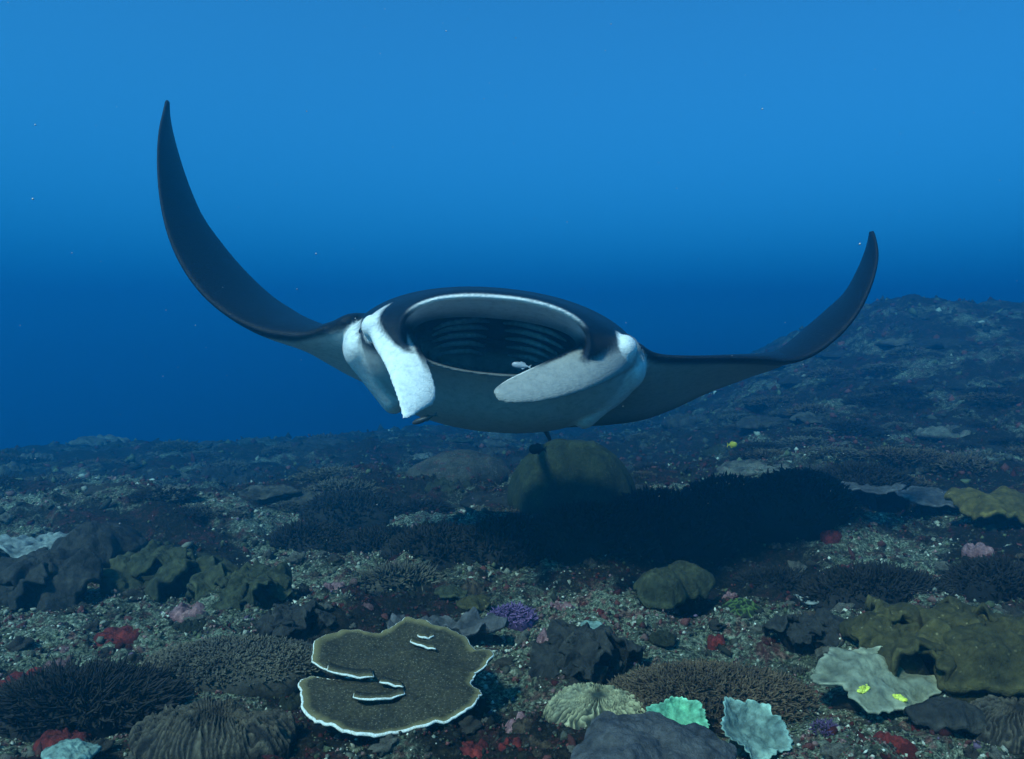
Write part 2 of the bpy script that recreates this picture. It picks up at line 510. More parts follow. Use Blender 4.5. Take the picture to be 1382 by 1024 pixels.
def tube(P, r, n=10):
    P = np.asarray(P, float); r = np.broadcast_to(np.asarray(r, float), (len(P),))
    T = np.gradient(P, axis=0); T /= np.linalg.norm(T, axis=1, keepdims=True) + 1e-9
    ref = np.array([0.13, 0.21, 0.97]) if abs(T[0, 2]) < 0.9 else np.array([0.97, 0.13, 0.2])
    A = np.cross(T, ref); A /= np.linalg.norm(A, axis=1, keepdims=True) + 1e-9
    B = np.cross(T, A)
    w = np.linspace(0, 2 * math.pi, n, endpoint=False)
    V = P[:, None] + (A[:, None] * np.cos(w)[None, :, None] + B[:, None] * np.sin(w)[None, :, None]) * r[:, None, None]
    ii = np.arange(len(P) * n).reshape(len(P), n)
    Fq = ii.T.reshape(-1)[grid_faces(n, len(P), wrap_u=True)]
    return V.reshape(-1, 3), Fq, [list(ii[0]), list(ii[-1])]

pieces = [(VA, fA, capsA, colA.reshape(-1, 3)), (VB, fB, capsB, colB.reshape(-1, 3))]
for (V, Fq, caps, f, s, n), right in ((LL, False), (RL, True)):
    nw = len(f)
    c = np.zeros((n, nw, 3))
    for i in range(n):
        q = i / (n - 1)
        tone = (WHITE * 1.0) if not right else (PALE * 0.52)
        c[i] = tone
        edge = (f > 0.80) if not right else (f < 0.14)           # edge next to the mouth, dark down to the middle
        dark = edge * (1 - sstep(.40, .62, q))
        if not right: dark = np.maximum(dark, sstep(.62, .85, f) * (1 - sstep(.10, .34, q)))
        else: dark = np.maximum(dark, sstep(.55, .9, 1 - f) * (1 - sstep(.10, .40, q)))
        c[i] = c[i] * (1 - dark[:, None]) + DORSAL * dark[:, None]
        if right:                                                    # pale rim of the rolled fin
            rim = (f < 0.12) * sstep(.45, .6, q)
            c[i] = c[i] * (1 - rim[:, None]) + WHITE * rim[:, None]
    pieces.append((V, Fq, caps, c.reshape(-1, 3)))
pieces.append(ball(px(504, 441, 4.235), .062, sc=(1.0, 1.5, 1.05), col=WHITE))
pieces.append(ball(px(841, 470, 4.30), .074, sc=(1.0, 1.3, 1.0), col=WHITE))
for k in range(20):                                                                     # cheeks behind the fins, running down to the belly
    q = k / 19
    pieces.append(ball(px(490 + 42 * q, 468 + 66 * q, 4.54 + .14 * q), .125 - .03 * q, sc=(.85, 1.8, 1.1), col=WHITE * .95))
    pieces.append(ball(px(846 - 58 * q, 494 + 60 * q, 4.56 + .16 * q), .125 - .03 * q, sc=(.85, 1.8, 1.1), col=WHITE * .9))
tl = tube(np.array([px(690, 570, 5.9), px(700, 572, 6.3), px(716, 572, 6.9), px(735, 578, 7.3), px(741, 590, 7.6), px(742, 598, 7.8)]), np.linspace(.045, .016, 6), 12)
pieces.append((*tl, np.repeat(DORSAL[None], len(tl[0]), 0)))

bm_v, bm_f, bm_c, off = [], [], [], 0
for V, Fq, caps, c in pieces:
    bm_v.append(V); bm_c.append(c)
    bm_f += [[int(x) + off for x in q] for q in Fq] + [[int(x) + off for x in q] for q in caps]
    off += len(V)
bm_v, bm_c = np.concatenate(bm_v), np.concatenate(bm_c)
raw = bpy.data.meshes.new('raw')
raw.from_pydata(bm_v.tolist(), [], bm_f)
b_ = bmesh.new(); b_.from_mesh(raw)
bmesh.ops.recalc_face_normals(b_, faces=b_.faces)
b_.to_mesh(raw); b_.free()
tmp = link('tmp', raw)
md = tmp.modifiers.new('r', 'REMESH'); md.mode = 'VOXEL'; md.voxel_size = 0.0102; md.adaptivity = 0
ms = tmp.modifiers.new('s', 'SMOOTH'); ms.factor = 0.5; ms.iterations = 8
dg = bpy.context.evaluated_depsgraph_get(); dg.update()
skin = bpy.data.meshes.new_from_object(tmp.evaluated_get(dg))
bpy.data.objects.remove(tmp)
nv = len(skin.vertices)
co = np.empty(nv * 3); skin.vertices.foreach_get('co', co); co = co.reshape(-1, 3)
kd = kdtree.KDTree(len(bm_v))
for i, p in enumerate(bm_v): kd.insert(p, i)
kd.balance()
vc = np.empty((nv, 3))
for i, p in enumerate(co):
    near = kd.find_n(p, 4)
    wsum, acc = 0.0, np.zeros(3)
    for _, j, dd in near:
        w = 1.0 / (dd + 0.004); wsum += w; acc += w * bm_c[j]
    vc[i] = acc / wsum
skin.attributes.new('pigment', 'FLOAT_COLOR', 'POINT').data.foreach_set('color', np.c_[vc, np.ones(nv)].astype(np.float32).ravel())
skin.polygons.foreach_set('use_smooth', np.ones(len(skin.polygons), bool))
base = np.array([co[:, 0].mean(), 4.6, co[:, 2].min()])
skin.transform(Matrix.Translation(Vector(-base)))

def skin_material():
    m, nt, b = base_mat('manta_skin', 0.42, 0.18)
    co = nt.nodes.new('ShaderNodeTexCoord').outputs['Object']
    att = node(nt, 'ShaderNodeAttribute', attribute_name='pigment')
    # pigment border slightly ragged, faint mottling
    n1 = noise_tex(nt, co, 26, 5, 0.7)
    k = ramp(nt, n1, [(0.3, (.72, .74, .76)), (0.5, (1, 1, 1)), (0.7, (1.12, 1.1, 1.08))])
    c = mixrgb(nt, 1.0, att.outputs['Color'], k, 'MULTIPLY')
    nt.links.new(c, b.inputs['Base Color'])
    mp = node(nt, 'ShaderNodeMapping'); mp.inputs['Scale'].default_value = (1, 1, 3.2); nt.links.new(co, mp.inputs['Vector'])
    bb = bump(nt, noise_tex(nt, mp.outputs[0], 45, 4, 0.65, 0.8), 0.7, 0.009)
    bb = bump(nt, noise_tex(nt, co, 320, 2, 0.6), 0.3, 0.0015, bb)
    nt.links.new(bb, b.inputs['Normal'])
    return m
MANTA_SKIN = skin_material()
manta = empty('manta_ray', base)
tag(manta, 'black and white manta ray gliding over the reef with its mouth wide open', 'manta ray')
skin.name = 'body'
skin.materials.clear()
link('body', skin, MANTA_SKIN, manta)

gill_mat, gnt, gb = base_mat('gill_arch_skin', 0.5, 0.4)
gcol = ramp(gnt, noise_tex(gnt, gnt.nodes.new('ShaderNodeTexCoord').outputs['Object'], 40, 3), [(0.3, (.40, .42, .46)), (0.7, (.70, .72, .76))])
gnt.links.new(gcol, gb.inputs['Base Color'])
for side, arcs in ((-1, [((586, 444), (606, 436), (642, 432), (660, 434)), ((584, 452), (606, 444), (640, 441), (658, 444)), ((584, 461), (606, 454), (638, 452), (656, 455)), ((586, 470), (608, 464), (636, 463), (654, 467)), ((590, 479), (608, 475), (634, 474), (652, 478))]),
                   (1, [((680, 436), (706, 438), (742, 448), (764, 460)), ((682, 446), (706, 448), (738, 458), (760, 470)), ((683, 457), (706, 459), (732, 467), (752, 478)), ((684, 468), (706, 470), (728, 476), (744, 484)), ((686, 479), (706, 481), (722, 485), (736, 490))])):
    for j, a in enumerate(arcs):
        d0 = 4.52 + 0.07 * j
        pts = catmull([px(p[0], p[1], d0 + (0.10 if k in (0, 3) else 0.0) + 0.16 * (k if side < 0 else 3 - k) / 3) for k, p in enumerate(a)], 18)
        V, Fq, caps = tube(pts, 0.013 * np.sin(np.linspace(.25, math.pi - .25, 18)) + .003, 8)
        link('gill_arch', new_mesh('gill_arch', V - base, [list(q) for q in Fq] + caps), gill_mat, manta)
eye_mat, ent, eb = base_mat('manta_eye', 0.12, 0.6)
ec = ramp(ent, noise_tex(ent, ent.nodes.new('ShaderNodeTexCoord').outputs['Object'], 60, 2), [(0.3, (.006, .006, .008)), (0.7, (.02, .02, .025))])
ent.links.new(ec, eb.inputs['Base Color'])
for (u, v, d) in ((489, 447, 4.34), (859, 478, 4.42)):
    V, Fq, caps, _ = ball(px(u, v, d), .020, 18, 12)
    link('eye', new_mesh('eye', V - base, [list(q) for q in Fq] + caps), eye_mat, manta)
# ------------------------------------------------------------------ coral builders (each returns vertices, faces, tone)
def polar(n_t, n_r, rho_pow=1.0):
    th = np.linspace(0, 2 * math.pi, n_t, endpoint=False)
    rho = np.linspace(0.02, 1, n_r) ** rho_pow
    return np.meshgrid(th, rho, indexing='ij')

def ring_fan(idx_ring, flip=False):
    return list(idx_ring[::-1] if flip else idx_ring)

def close_grid(rows_list, tones):
    """rows_list: list of (n_t x 3) rings from the top centre outwards and round underneath"""
    P = np.stack(rows_list, 1)                                     # n_t x k x 3
    n, k = P.shape[:2]
    Fq = [list(q) for q in grid_faces(n, k, wrap_u=True)]
    ii = np.arange(n * k).reshape(n, k)
    Fq += [list(ii[::-1, 0]), list(ii[:, -1])]
    return P.reshape(-1, 3), Fq, np.stack(tones, 1).reshape(-1)

def knobs(x, y, R, n, rad, h, seed):
    r = np.random.default_rng(seed)
    z = np.zeros_like(x)
    for _ in range(n):
        a, q = r.uniform(0, 2 * math.pi), R * math.sqrt(r.uniform(0, 1))
        cx, cy, rr_, hh = q * math.cos(a), q * math.sin(a), rad * r.uniform(.6, 1.3), h * r.uniform(.5, 1.2)
        d2 = ((x - cx) ** 2 + (y - cy) ** 2) / rr_ ** 2
        z = np.maximum(z, hh * np.sqrt(np.clip(1 - d2, 0, None)))
    return z

def cap_coral(R, dome=.08, ruffle=.04, folds=5, lobe_amp=.15, lobes=6, thick=.025, stalk=.4, height=.12, seed=0, knob=(0, 0, 0), squash=1.0, n_t=132, n_r=30, scallop=0.0, rim_tone=0.5):
    """a soft coral cap on a short stalk; dome > 0 arches, dome < 0 is a dish"""
    T, Q = polar(n_t, n_r)
    ph = seed * 1.7
    c, s = np.cos(T), np.sin(T)
    out = 1 + .13 * fbm(1.5 * c + ph, 1.5 * s, 0, 3, seed) + lobe_amp * (np.abs(np.sin(T * lobes / 2 + ph + fbm(c, s, 3.3, 2, seed))) - .5) * Q ** 1.5
    if scallop: out = out + scallop * np.abs(np.sin(T * 13 + 2.5 * fbm(c * 2, s * 2, 1, 2, seed + 5))) * Q ** 4
    r = R * Q * out
    x, y = r * c, r * s * squash
    wob = np.sin(folds * T + ph + 1.6 * fbm(c * 1.2, s * 1.2, 0.5, 2, seed + 3))
    wob2 = np.sin(folds * 2.7 * T + 2 * ph + 1.9 * fbm(c * 2.2, s * 2.2, 1.5, 2, seed + 13))
    ruffle = .55 * ruffle
    z = dome * 1.2 * (1 - Q ** 3) + ruffle * Q ** 2.2 * wob + .45 * ruffle * Q ** 4 * wob2 + .035 * R * fbm(x / (R * .16), y / (R * .16), ph, 3, seed + 15) + .10 * R * fbm(x / (R * .55), y / (R * .55), ph, 3, seed + 9)
    if knob[0]: z = z + knobs(x, y, R * .95, knob[0], knob[1], knob[2], seed + 21)
    top = np.stack([x, y, z + height], -1)
    rows = [top[:, j] for j in range(n_r)]
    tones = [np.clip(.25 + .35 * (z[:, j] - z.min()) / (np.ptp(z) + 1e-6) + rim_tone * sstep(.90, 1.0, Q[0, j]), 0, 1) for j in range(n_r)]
    rim = top[:, -1]
    n1 = rim.copy(); n1[:, :2] *= 1.012; n1[:, 2] -= thick * .5
    n2 = rim.copy(); n2[:, :2] *= .985; n2[:, 2] -= thick
    rows += [n1, n2]; tones += [tones[-1], tones[-1] * .6]
    for f in (.8, .6, stalk):
        j = int((n_r - 1) * f)
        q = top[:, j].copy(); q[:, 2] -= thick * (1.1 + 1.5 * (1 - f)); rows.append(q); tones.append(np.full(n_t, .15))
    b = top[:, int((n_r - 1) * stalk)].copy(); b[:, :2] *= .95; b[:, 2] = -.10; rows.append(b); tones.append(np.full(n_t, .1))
    return close_grid(rows, tones)

def mound_coral(R, H, seed=0, rough=.12, squash=1.0, ridges=0, ridge_h=0.0, n_t=150, n_r=48, knob=(0, 0, 0), power=2.0, meander=0):
    """massive or encrusting colony: a mound whose skirt is sunk into the floor"""
    T, Q = polar(n_t, n_r)
    c, s = np.cos(T), np.sin(T)
    ph = seed * 2.3
    out = 1 + .16 * fbm(1.3 * c + ph, 1.3 * s, 0, 4, seed)
    x, y = R * Q * out * c, R * Q * out * s * squash
    z = H * np.clip(1 - Q ** power, 0, 1) ** .62 + rough * H * fbm(x / (R * .4), y / (R * .4), ph, 4, seed + 2)
    tone = .35 + .3 * fbm(x / (R * .3), y / (R * .3), 0, 3, seed + 4)
    if ridges:
        w = fbm(x / (R * .5), y / (R * .5), 0, 3, seed + 6)
        a = np.abs(np.sin(T * ridges / 2 + 7.0 * w + 2.0 * Q))
        rg = (1 - a) ** 1.6 * sstep(.05, .3, Q)
        z = z + ridge_h * rg
        tone = rg
    if meander:
        w = fbm(x * meander, y * meander, 0, 2, seed + 8)
        rg = 1 - np.clip(np.abs(w) * 3.2, 0, 1)
        z = z + ridge_h * rg
        tone = rg
    if knob[0]: z = z + knobs(x, y, R, knob[0], knob[1], knob[2], seed + 5)
    top = np.stack([x, y, z], -1)
    rows = [top[:, j] for j in range(n_r)]
    tones = [np.clip(tone[:, j], 0, 1) for j in range(n_r)]
    b = top[:, -1].copy(); b[:, :2] *= .93; b[:, 2] = -.14
    rows.append(b); tones.append(np.zeros(n_t))
    return close_grid(rows, tones)

def branches(R, H, n, length, rad, seed=0, squash=1.0, up=.5, sides=4, jitter=.35, curl=.25):
    """many short tapering branches standing on a dome"""
    r = np.random.default_rng(seed)
    a = r.uniform(0, 2 * math.pi, n); q = np.sqrt(r.uniform(0, 1, n))
    bx, by = R * q * np.cos(a), R * q * np.sin(a) * squash
    bz = H * np.clip(1 - q ** 2, 0, 1) ** .6
    D = np.stack([np.cos(a) * q, np.sin(a) * q, np.full(n, up)], -1) + r.normal(0, jitter, (n, 3))
    D[:, 2] = np.maximum(D[:, 2], .08)
    D /= np.linalg.norm(D, axis=1, keepdims=True)
    L = length * r.uniform(.5, 1.25, n)
    base = np.stack([bx, by, bz - .25 * L], -1)
    bend = r.normal(0, curl, (n, 3))
    ref = np.where(np.abs(D[:, 2:3]) < .9, np.array([[0, 0, 1.]]), np.array([[1., 0, 0]]))
    A = np.cross(D, ref); A /= np.linalg.norm(A, axis=1, keepdims=True)
    B = np.cross(D, A)
    w = np.linspace(0, 2 * math.pi, sides, endpoint=False)
    circ = A[:, None] * np.cos(w)[None, :, None] + B[:, None] * np.sin(w)[None, :, None]
    V, tn = [], []
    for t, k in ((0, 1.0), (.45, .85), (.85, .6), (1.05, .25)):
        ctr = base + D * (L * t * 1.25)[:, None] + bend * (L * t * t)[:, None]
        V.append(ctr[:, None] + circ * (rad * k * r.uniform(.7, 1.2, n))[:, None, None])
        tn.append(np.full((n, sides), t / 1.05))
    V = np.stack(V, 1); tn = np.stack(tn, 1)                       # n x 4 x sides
    m = 4 * sides
    i, j = np.meshgrid(np.arange(3), np.arange(sides), indexing='ij')
    q1 = np.stack([i * sides + j, i * sides + (j + 1) % sides, (i + 1) * sides + (j + 1) % sides, (i + 1) * sides + j], -1).reshape(-1, 4)
    Fq = (q1[None] + (np.arange(n) * m)[:, None, None]).reshape(-1, 4)
    return V.reshape(-1, 3), Fq, tn.reshape(-1)

def place(name, parts, loc, label, cat, group=None, rz=0.0, tilt=(0, 0), sc=1.0):
    """parts: list of (part name, (V, F, tone), material, stuff?)"""
    if len(parts) == 1:
        n, g, mat = parts[0][:3]
        o = link(name, new_mesh(name, g[0], g[1], {'tone': g[2]}), mat, None, loc)
    else:
        o = empty(name, loc)
        for p in parts:
            ch = link(p[0], new_mesh(p[0], p[1][0], p[1][1], {'tone': p[1][2]}), p[2], o)
            if len(p) > 3 and p[3]: ch['kind'] = 'stuff'
    o.rotation_euler = (tilt[0], tilt[1], rz); o.scale = (sc, sc, sc)
    return tag(o, label, cat, group)

def stalk_part(R, h, seed=0):
    T = np.linspace(0, 2 * math.pi, 40, endpoint=False)
    rows, tones = [], []
    for f, z in ((.05, h), (.9, h), (.62, h * .55), (.7, h * .1), (.95, -.12)):
        k = R * f * (1 + .12 * fbm(np.cos(T) * 2, np.sin(T) * 2, z * 9 + seed, 2, seed))
        rows.append(np.stack([k * np.cos(T), k * np.sin(T), np.full(40, z)], -1)); tones.append(np.full(40, .2))
    return close_grid(rows, tones)

# palettes
M_OLIVE = coral_mat('olive_leather', (.026, .024, .010), (.105, .090, .034), scale=22, bump_scale=170, bump_amt=.0055, speck=(.22, .19, .09))
M_OLIVE2 = coral_mat('dull_olive_leather', (.020, .023, .012), (.075, .080, .040), scale=26, bump_scale=170, bump_amt=.0055)
M_PALE = coral_mat('pale_leather', (.12, .13, .085), (.34, .36, .26), scale=20, bump_scale=240, bump_amt=.002)
M_GREEN = coral_mat('green_cup', (.10, .36, .20), (.30, .75, .48), scale=30, bump_scale=240, bump_amt=.002)
M_TEAL = coral_mat('teal_rimmed_cup', (.10, .13, .11), (.30, .48, .42), scale=30, bump_scale=240, bump_amt=.002)
M_GREY = coral_mat('grey_leather', (.040, .042, .045), (.12, .12, .13), scale=24, bump_scale=170, bump_amt=.0055)
M_DARK = coral_mat('dark_leather', (.014, .014, .014), (.055, .052, .046), scale=24, bump_scale=150, bump_amt=.006)
M_RIDGE = coral_mat('ridged_coral', (.035, .045, .036), (.52, .50, .30), scale=50, bump_scale=200, bump_amt=.002)
M_RIDGE2 = coral_mat('brown_ridged_coral', (.022, .019, .017), (.16, .135, .095), scale=50, bump_scale=150, bump_amt=.006)
M_BRAIN = coral_mat('green_brain_coral', (.012, .020, .012), (.12, .20, .05), scale=60, bump_scale=200, bump_amt=.002)
M_BROWN = coral_mat('brown_bush', (.018, .010, .007), (.15, .105, .065), scale=50, bump_scale=240, bump_amt=.002, speck=(.34, .30, .22), spots=-.04)
M_TURF = coral_mat('grey_brown_bush', (.022, .020, .016), (.15, .13, .095), scale=50, bump_scale=240, bump_amt=.002)
M_BLACK = coral_mat('black_brown_bush', (.006, .006, .007), (.030, .026, .023), scale=50, bump_scale=240, bump_amt=.002)
M_PURPLE = coral_mat('purple_bush', (.035, .016, .055), (.26, .15, .36), scale=50, bump_scale=240, bump_amt=.002)
M_PINK = coral_mat('pink_crust', (.16, .065, .075), (.48, .27, .28), scale=70, bump_scale=160, bump_amt=.006, speck=(.55, .48, .42))
M_RED = coral_mat('red_sponge', (.085, .010, .010), (.26, .030, .024), scale=60, bump_scale=160, bump_amt=.006)
M_BOULDER = coral_mat('boulder_coral', (.020, .028, .013), (.052, .064, .030), scale=45, bump_scale=150, bump_amt=.006, speck=(.35, .36, .25), spots=-.06)
M_OCHRE = coral_mat('ochre_leather', (.05, .038, .010), (.17, .13, .040), scale=20, bump_scale=170, bump_amt=.005)
M_BLUEGREY = coral_mat('blue_grey_plate', (.10, .12, .12), (.36, .40, .38), scale=30, bump_scale=160, bump_amt=.004)
M_ROCK = coral_mat('reef_rock', (.07, .072, .060), (.34, .33, .26), scale=55, bump_scale=120, bump_amt=.010, patch=(.17, .050, .055), speck=(.55, .54, .45))
M_ROCKD = coral_mat('dark_reef_rock', (.025, .026, .024), (.12, .11, .085), scale=45, bump_scale=110, bump_amt=.012, patch=(.09, .022, .022), speck=(.42, .42, .35))

def at(u, v, dz=0.0):
    p = gpx(u, v); p[2] += dz
    return p
def size(u, v, wpx):
    return wpx * gpx(u, v)[1] / F

# ------------------------------------------------------------------ the plate coral, traced on its own tilted plane
OUT = [(420, 890), (425, 873), (440, 860), (460, 852), (477, 854), (497, 859), (517, 857), (533, 851), (548, 842), (570, 846), (593, 851), (616, 858), (630, 868), (638, 880), (653, 882), (664, 888), (656, 901), (641, 911), (637, 920), (636, 928), (645, 935), (647, 943), (640, 955), (616, 968), (583, 978), (543, 984), (510, 990), (480, 990), (450, 982), (427, 970), (411, 953), (405, 930), (407, 916), (420, 910), (440, 913), (470, 916), (499, 919), (499, 914), (470, 909), (450, 904), (432, 898)]
pc = at(540, 925); pc[2] += .16
PL_N = Vector((0.03, -0.17, 1)).normalized()
def on_plate(u, v, lift=0.0):
    o = CAM; dvec = px(u, v, 1.0) - CAM
    n = np.array(PL_N)
    t = ((pc + n * lift - o) @ n) / (dvec @ n)
    return o + dvec * t
edge = np.array([on_plate(u, v) for u, v in OUT])
edge = np.concatenate([edge, edge[:1]])
edge = catmull(edge, 321)[:-1]
ctr = on_plate(545, 925)
jit = .006 * fbm(np.arange(320) / 3.0, np.zeros(320), 0, 3, 5)
outd = (edge - ctr); outd /= np.linalg.norm(outd, axis=1, keepdims=True)
edge = edge + outd * jit[:, None]
rho = np.r_[np.linspace(.03, .9, 22), .94, .97, .985, 1.0]
pn = np.array(PL_N)
rows, tones = [], []
for q in rho:
    P = ctr + (edge - ctr) * q
    hgt = .010 * fbm(P[:, 0] / .10, P[:, 1] / .10, 0, 4, 77) + .018 * fbm(P[:, 0] / .35, P[:, 1] / .35, 0, 2, 78) + .012 * sstep(.5, 1, q) * (P[:, 1] > ctr[1] + .03) * sstep(0, .15, P[:, 1] - ctr[1] - .03)
    rows.append(P + pn * hgt[:, None]); tones.append(np.full(320, sstep(.88, 1.0, q)))
edge_top = rows[-1].copy()
for q, dz in ((1.004, .008), (.995, .018), (.93, .026), (.6, .045), (.25, .075)):
    P = ctr + (rows[len(rho) - 1] - ctr) * q
    rows.append(P - pn * dz); tones.append(np.full(320, .05))
m_plate, pnt, pb = base_mat('plate_coral', .85, .2)
pco = pnt.nodes.new('ShaderNodeTexCoord').outputs['Object']
pa = node(pnt, 'ShaderNodeAttribute', attribute_name='tone')
pcx = ramp(pnt, noise_tex(pnt, pco, 90, 5, .75), [(.28, (.014, .011, .007)), (.5, (.042, .036, .022)), (.74, (.10, .088, .058))])
pcx = mixrgb(pnt, 1.0, pcx, ramp(pnt, noise_tex(pnt, pco, 9, 4, .65), [(.3, (.65, .68, .72)), (.7, (1.25, 1.2, 1.05))]), 'MULTIPLY')
pcx = mixrgb(pnt, ramp(pnt, pa.outputs['Fac'], [(.15, (0, 0, 0)), (1.0, (1, 1, 1))]), pcx, (.20, .16, .07))
pv_ = pnt.nodes.new('ShaderNodeTexVoronoi'); pv_.inputs['Scale'].default_value = 95; pnt.links.new(pco, pv_.inputs['Vector'])
pcx = mixrgb(pnt, ramp(pnt, pv_.outputs['Distance'], [(.12, (.55, .55, .55)), (.28, (0, 0, 0))]), pcx, (.26, .24, .17))
pnt.links.new(pcx, pb.inputs['Base Color'])
pnt.links.new(bump(pnt, pv_.outputs['Distance'], -0.9, .006, bump(pnt, noise_tex(pnt, pco, 260, 3, .7), .8, .003)), pb.inputs['Normal'])
m_rim, rnt, rb = base_mat('growing_white_rim', .8, .25)
rco = rnt.nodes.new('ShaderNodeTexCoord').outputs['Object']
rnt.links.new(ramp(rnt, noise_tex(rnt, rco, 120, 4, .7), [(.3, (.55, .50, .36)), (.5, (.84, .83, .74)), (.7, (.92, .92, .88))]), rb.inputs['Base Color'])
rnt.links.new(bump(rnt, noise_tex(rnt, rco, 200, 3, .7), 1, .004), rb.inputs['Normal'])
plate = empty('plate_coral', (ctr[0], ctr[1], float(ground(ctr[0], ctr[1], False))))
P0 = np.array(plate.location)
V, Fq, tn = close_grid([r - P0 for r in rows], tones)
tmp = link('tmp', new_mesh('plate', V, Fq, {'tone': tn}))
arc_t = [(476, 942), (488, 945), (505, 946), (522, 944), (535, 941), (547, 937)]
arc_b = [(543, 943), (533, 949), (515, 953), (497, 953), (484, 949)]
lens = np.array([on_plate(u, v) for u, v in arc_t + arc_b])
lens = np.concatenate([catmull(lens[:6], 16), catmull(lens[5:], 14)[1:]])
nl = len(lens)
LV = np.concatenate([lens + pn * .08, lens - pn * .12]) - P0
cut = link('cut', new_mesh('cut', LV, [list(range(nl)), list(range(2 * nl - 1, nl - 1, -1))] + [[i, i + nl, (i + 1) % nl + nl, (i + 1) % nl] for i in range(nl)], smooth=False))
for o_ in (tmp, cut):
    b_ = bmesh.new(); b_.from_mesh(o_.data); bmesh.ops.recalc_face_normals(b_, faces=b_.faces); b_.to_mesh(o_.data); b_.free()
md = tmp.modifiers.new('b', 'BOOLEAN'); md.operation = 'DIFFERENCE'; md.object = cut; md.solver = 'EXACT'
dg = bpy.context.evaluated_depsgraph_get(); dg.update()
pm_ = bpy.data.meshes.new_from_object(tmp.evaluated_get(dg)); pm_.name = 'plate'; pm_.materials.clear()
bpy.data.objects.remove(tmp); bpy.data.objects.remove(cut)
link('plate', pm_, m_plate, plate)
ring_ = np.concatenate([edge_top, edge_top[:3]]) - pn * .004
front = .0038 + .0022 * np.clip(-(outd @ np.array([0.25, 1.0, 0])), 0, 1) * (1 + .3 * fbm(np.arange(320) / 4., np.zeros(320), 0, 2, 9))
V, Fq, caps = tube(ring_ - P0, np.r_[front, front[:3]], 8)
link('rim', new_mesh('rim', V, [list(q) for q in Fq] + caps), m_rim, plate)
sp = stalk_part(.12, .03, 3)
st = link('stalk', new_mesh('stalk', sp[0], sp[1], {'tone': sp[2]}), M_DARK, plate)
for arc, depth_px, lift in (([(475, 941), (488, 944), (505, 945), (522, 943), (535, 940), (548, 936)], -7, .002),
                            ([(553, 866), (564, 871), (577, 874), (589, 876)], -7, .014),
                            ([(563, 858), (570, 861), (578, 861), (586, 858)], -7, .014),
                            ([(440, 905), (462, 911), (484, 914), (506, 913)], -9, .016),
                            ([(512, 921), (526, 924), (545, 927)], -6, .010)):
    fr = catmull([on_plate(u, v, lift + .012) for u, v in arc], 24)
    bk = catmull([on_plate(u + (4 if k == 0 else -4 if k == len(arc) - 1 else 0), v + depth_px, .004) for k, (u, v) in enumerate(arc)], 24)
    fr[0] = bk[0] * .8 + fr[0] * .2; fr[-1] = bk[-1] * .8 + fr[-1] * .2
    fr += pn * (.004 * fbm(np.arange(24) / 3., np.zeros(24), 0, 2, 3))[:, None]
    sec = [bk - pn * .02, bk + pn * .008, bk * .5 + fr * .5 + pn * .006, fr, fr - pn * .008, bk * .5 + fr * .5 - pn * .010]
    P = np.stack(sec, 1) - P0
    ii = np.arange(24 * 6).reshape(24, 6)
    Fq = [[ii[a, b], ii[a + 1, b], ii[a + 1, (b + 1) % 6], ii[a, (b + 1) % 6]] for a in range(23) for b in range(6)] + [list(ii[0]), list(ii[-1])]
    lg = link('ledge', new_mesh('ledge', P.reshape(-1, 3), Fq, {'tone': np.tile([0, 0, .2, .8, .3, 0], 24)}), m_plate, plate)
    V, Fq, caps = tube(fr - P0, .0036 * np.sin(np.linspace(.2, math.pi - .2, 24)) + .001, 6)
    link('ledge_rim', new_mesh('ledge_rim', V, [list(q) for q in Fq] + caps), m_rim, lg)
tag(plate, 'broad brown plate coral with a bright white growing rim and dark slots', 'plate coral')
# ------------------------------------------------------------------ the corals of the foreground and middle distance
def leather(u, v, w, mat, label, name='leather_coral', tilt=(0, 0), rz=0.0, dz=0.0, h=None, **kw):
    R = size(u, v, w) / 2
    h = h if h is not None else R * .45
    kw.setdefault('height', h)
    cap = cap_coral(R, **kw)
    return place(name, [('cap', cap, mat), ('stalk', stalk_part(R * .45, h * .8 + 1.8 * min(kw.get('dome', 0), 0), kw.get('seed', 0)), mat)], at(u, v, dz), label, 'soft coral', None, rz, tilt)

def lobed(u, v, w, mat, label, seed, n=7, h=.10, squash=.75, tilt=(0, 0), dz=0.0, spread=.52, lob=.46, name='leather_coral'):
    """a soft coral of several overlapping rounded lobes on one foot"""
    R = size(u, v, w) / 2
    rr = np.random.default_rng(seed)
    o = empty(name, at(u, v, dz))
    sp = stalk_part(R * .6, h * .9, seed)
    link('stalk', new_mesh('stalk', sp[0], sp[1], {'tone': sp[2]}), mat, o)
    for k in range(n):
        a = 2 * math.pi * (k + rr.uniform(-.25, .25)) / (n - 1) if k else 0.0
        q = R * spread * rr.uniform(.85, 1.2) if k else 0.0
        Rk = R * lob * rr.uniform(.75, 1.2)
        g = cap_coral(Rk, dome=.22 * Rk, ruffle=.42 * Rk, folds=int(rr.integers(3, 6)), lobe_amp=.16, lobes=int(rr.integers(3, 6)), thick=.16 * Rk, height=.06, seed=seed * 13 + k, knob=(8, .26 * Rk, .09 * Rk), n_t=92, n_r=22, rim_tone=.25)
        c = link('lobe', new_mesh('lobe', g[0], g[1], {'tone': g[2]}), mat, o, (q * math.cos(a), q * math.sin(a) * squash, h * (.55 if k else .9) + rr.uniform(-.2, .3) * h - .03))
        t = .55 * q / (R * spread) if k else .1
        c.rotation_euler = (-t * math.sin(a) + .12, t * math.cos(a), rr.uniform(0, 6.28))
        c.rotation_mode = 'XYZ'
    o.rotation_euler = (tilt[0], tilt[1], 0)
    return tag(o, label, 'soft coral')

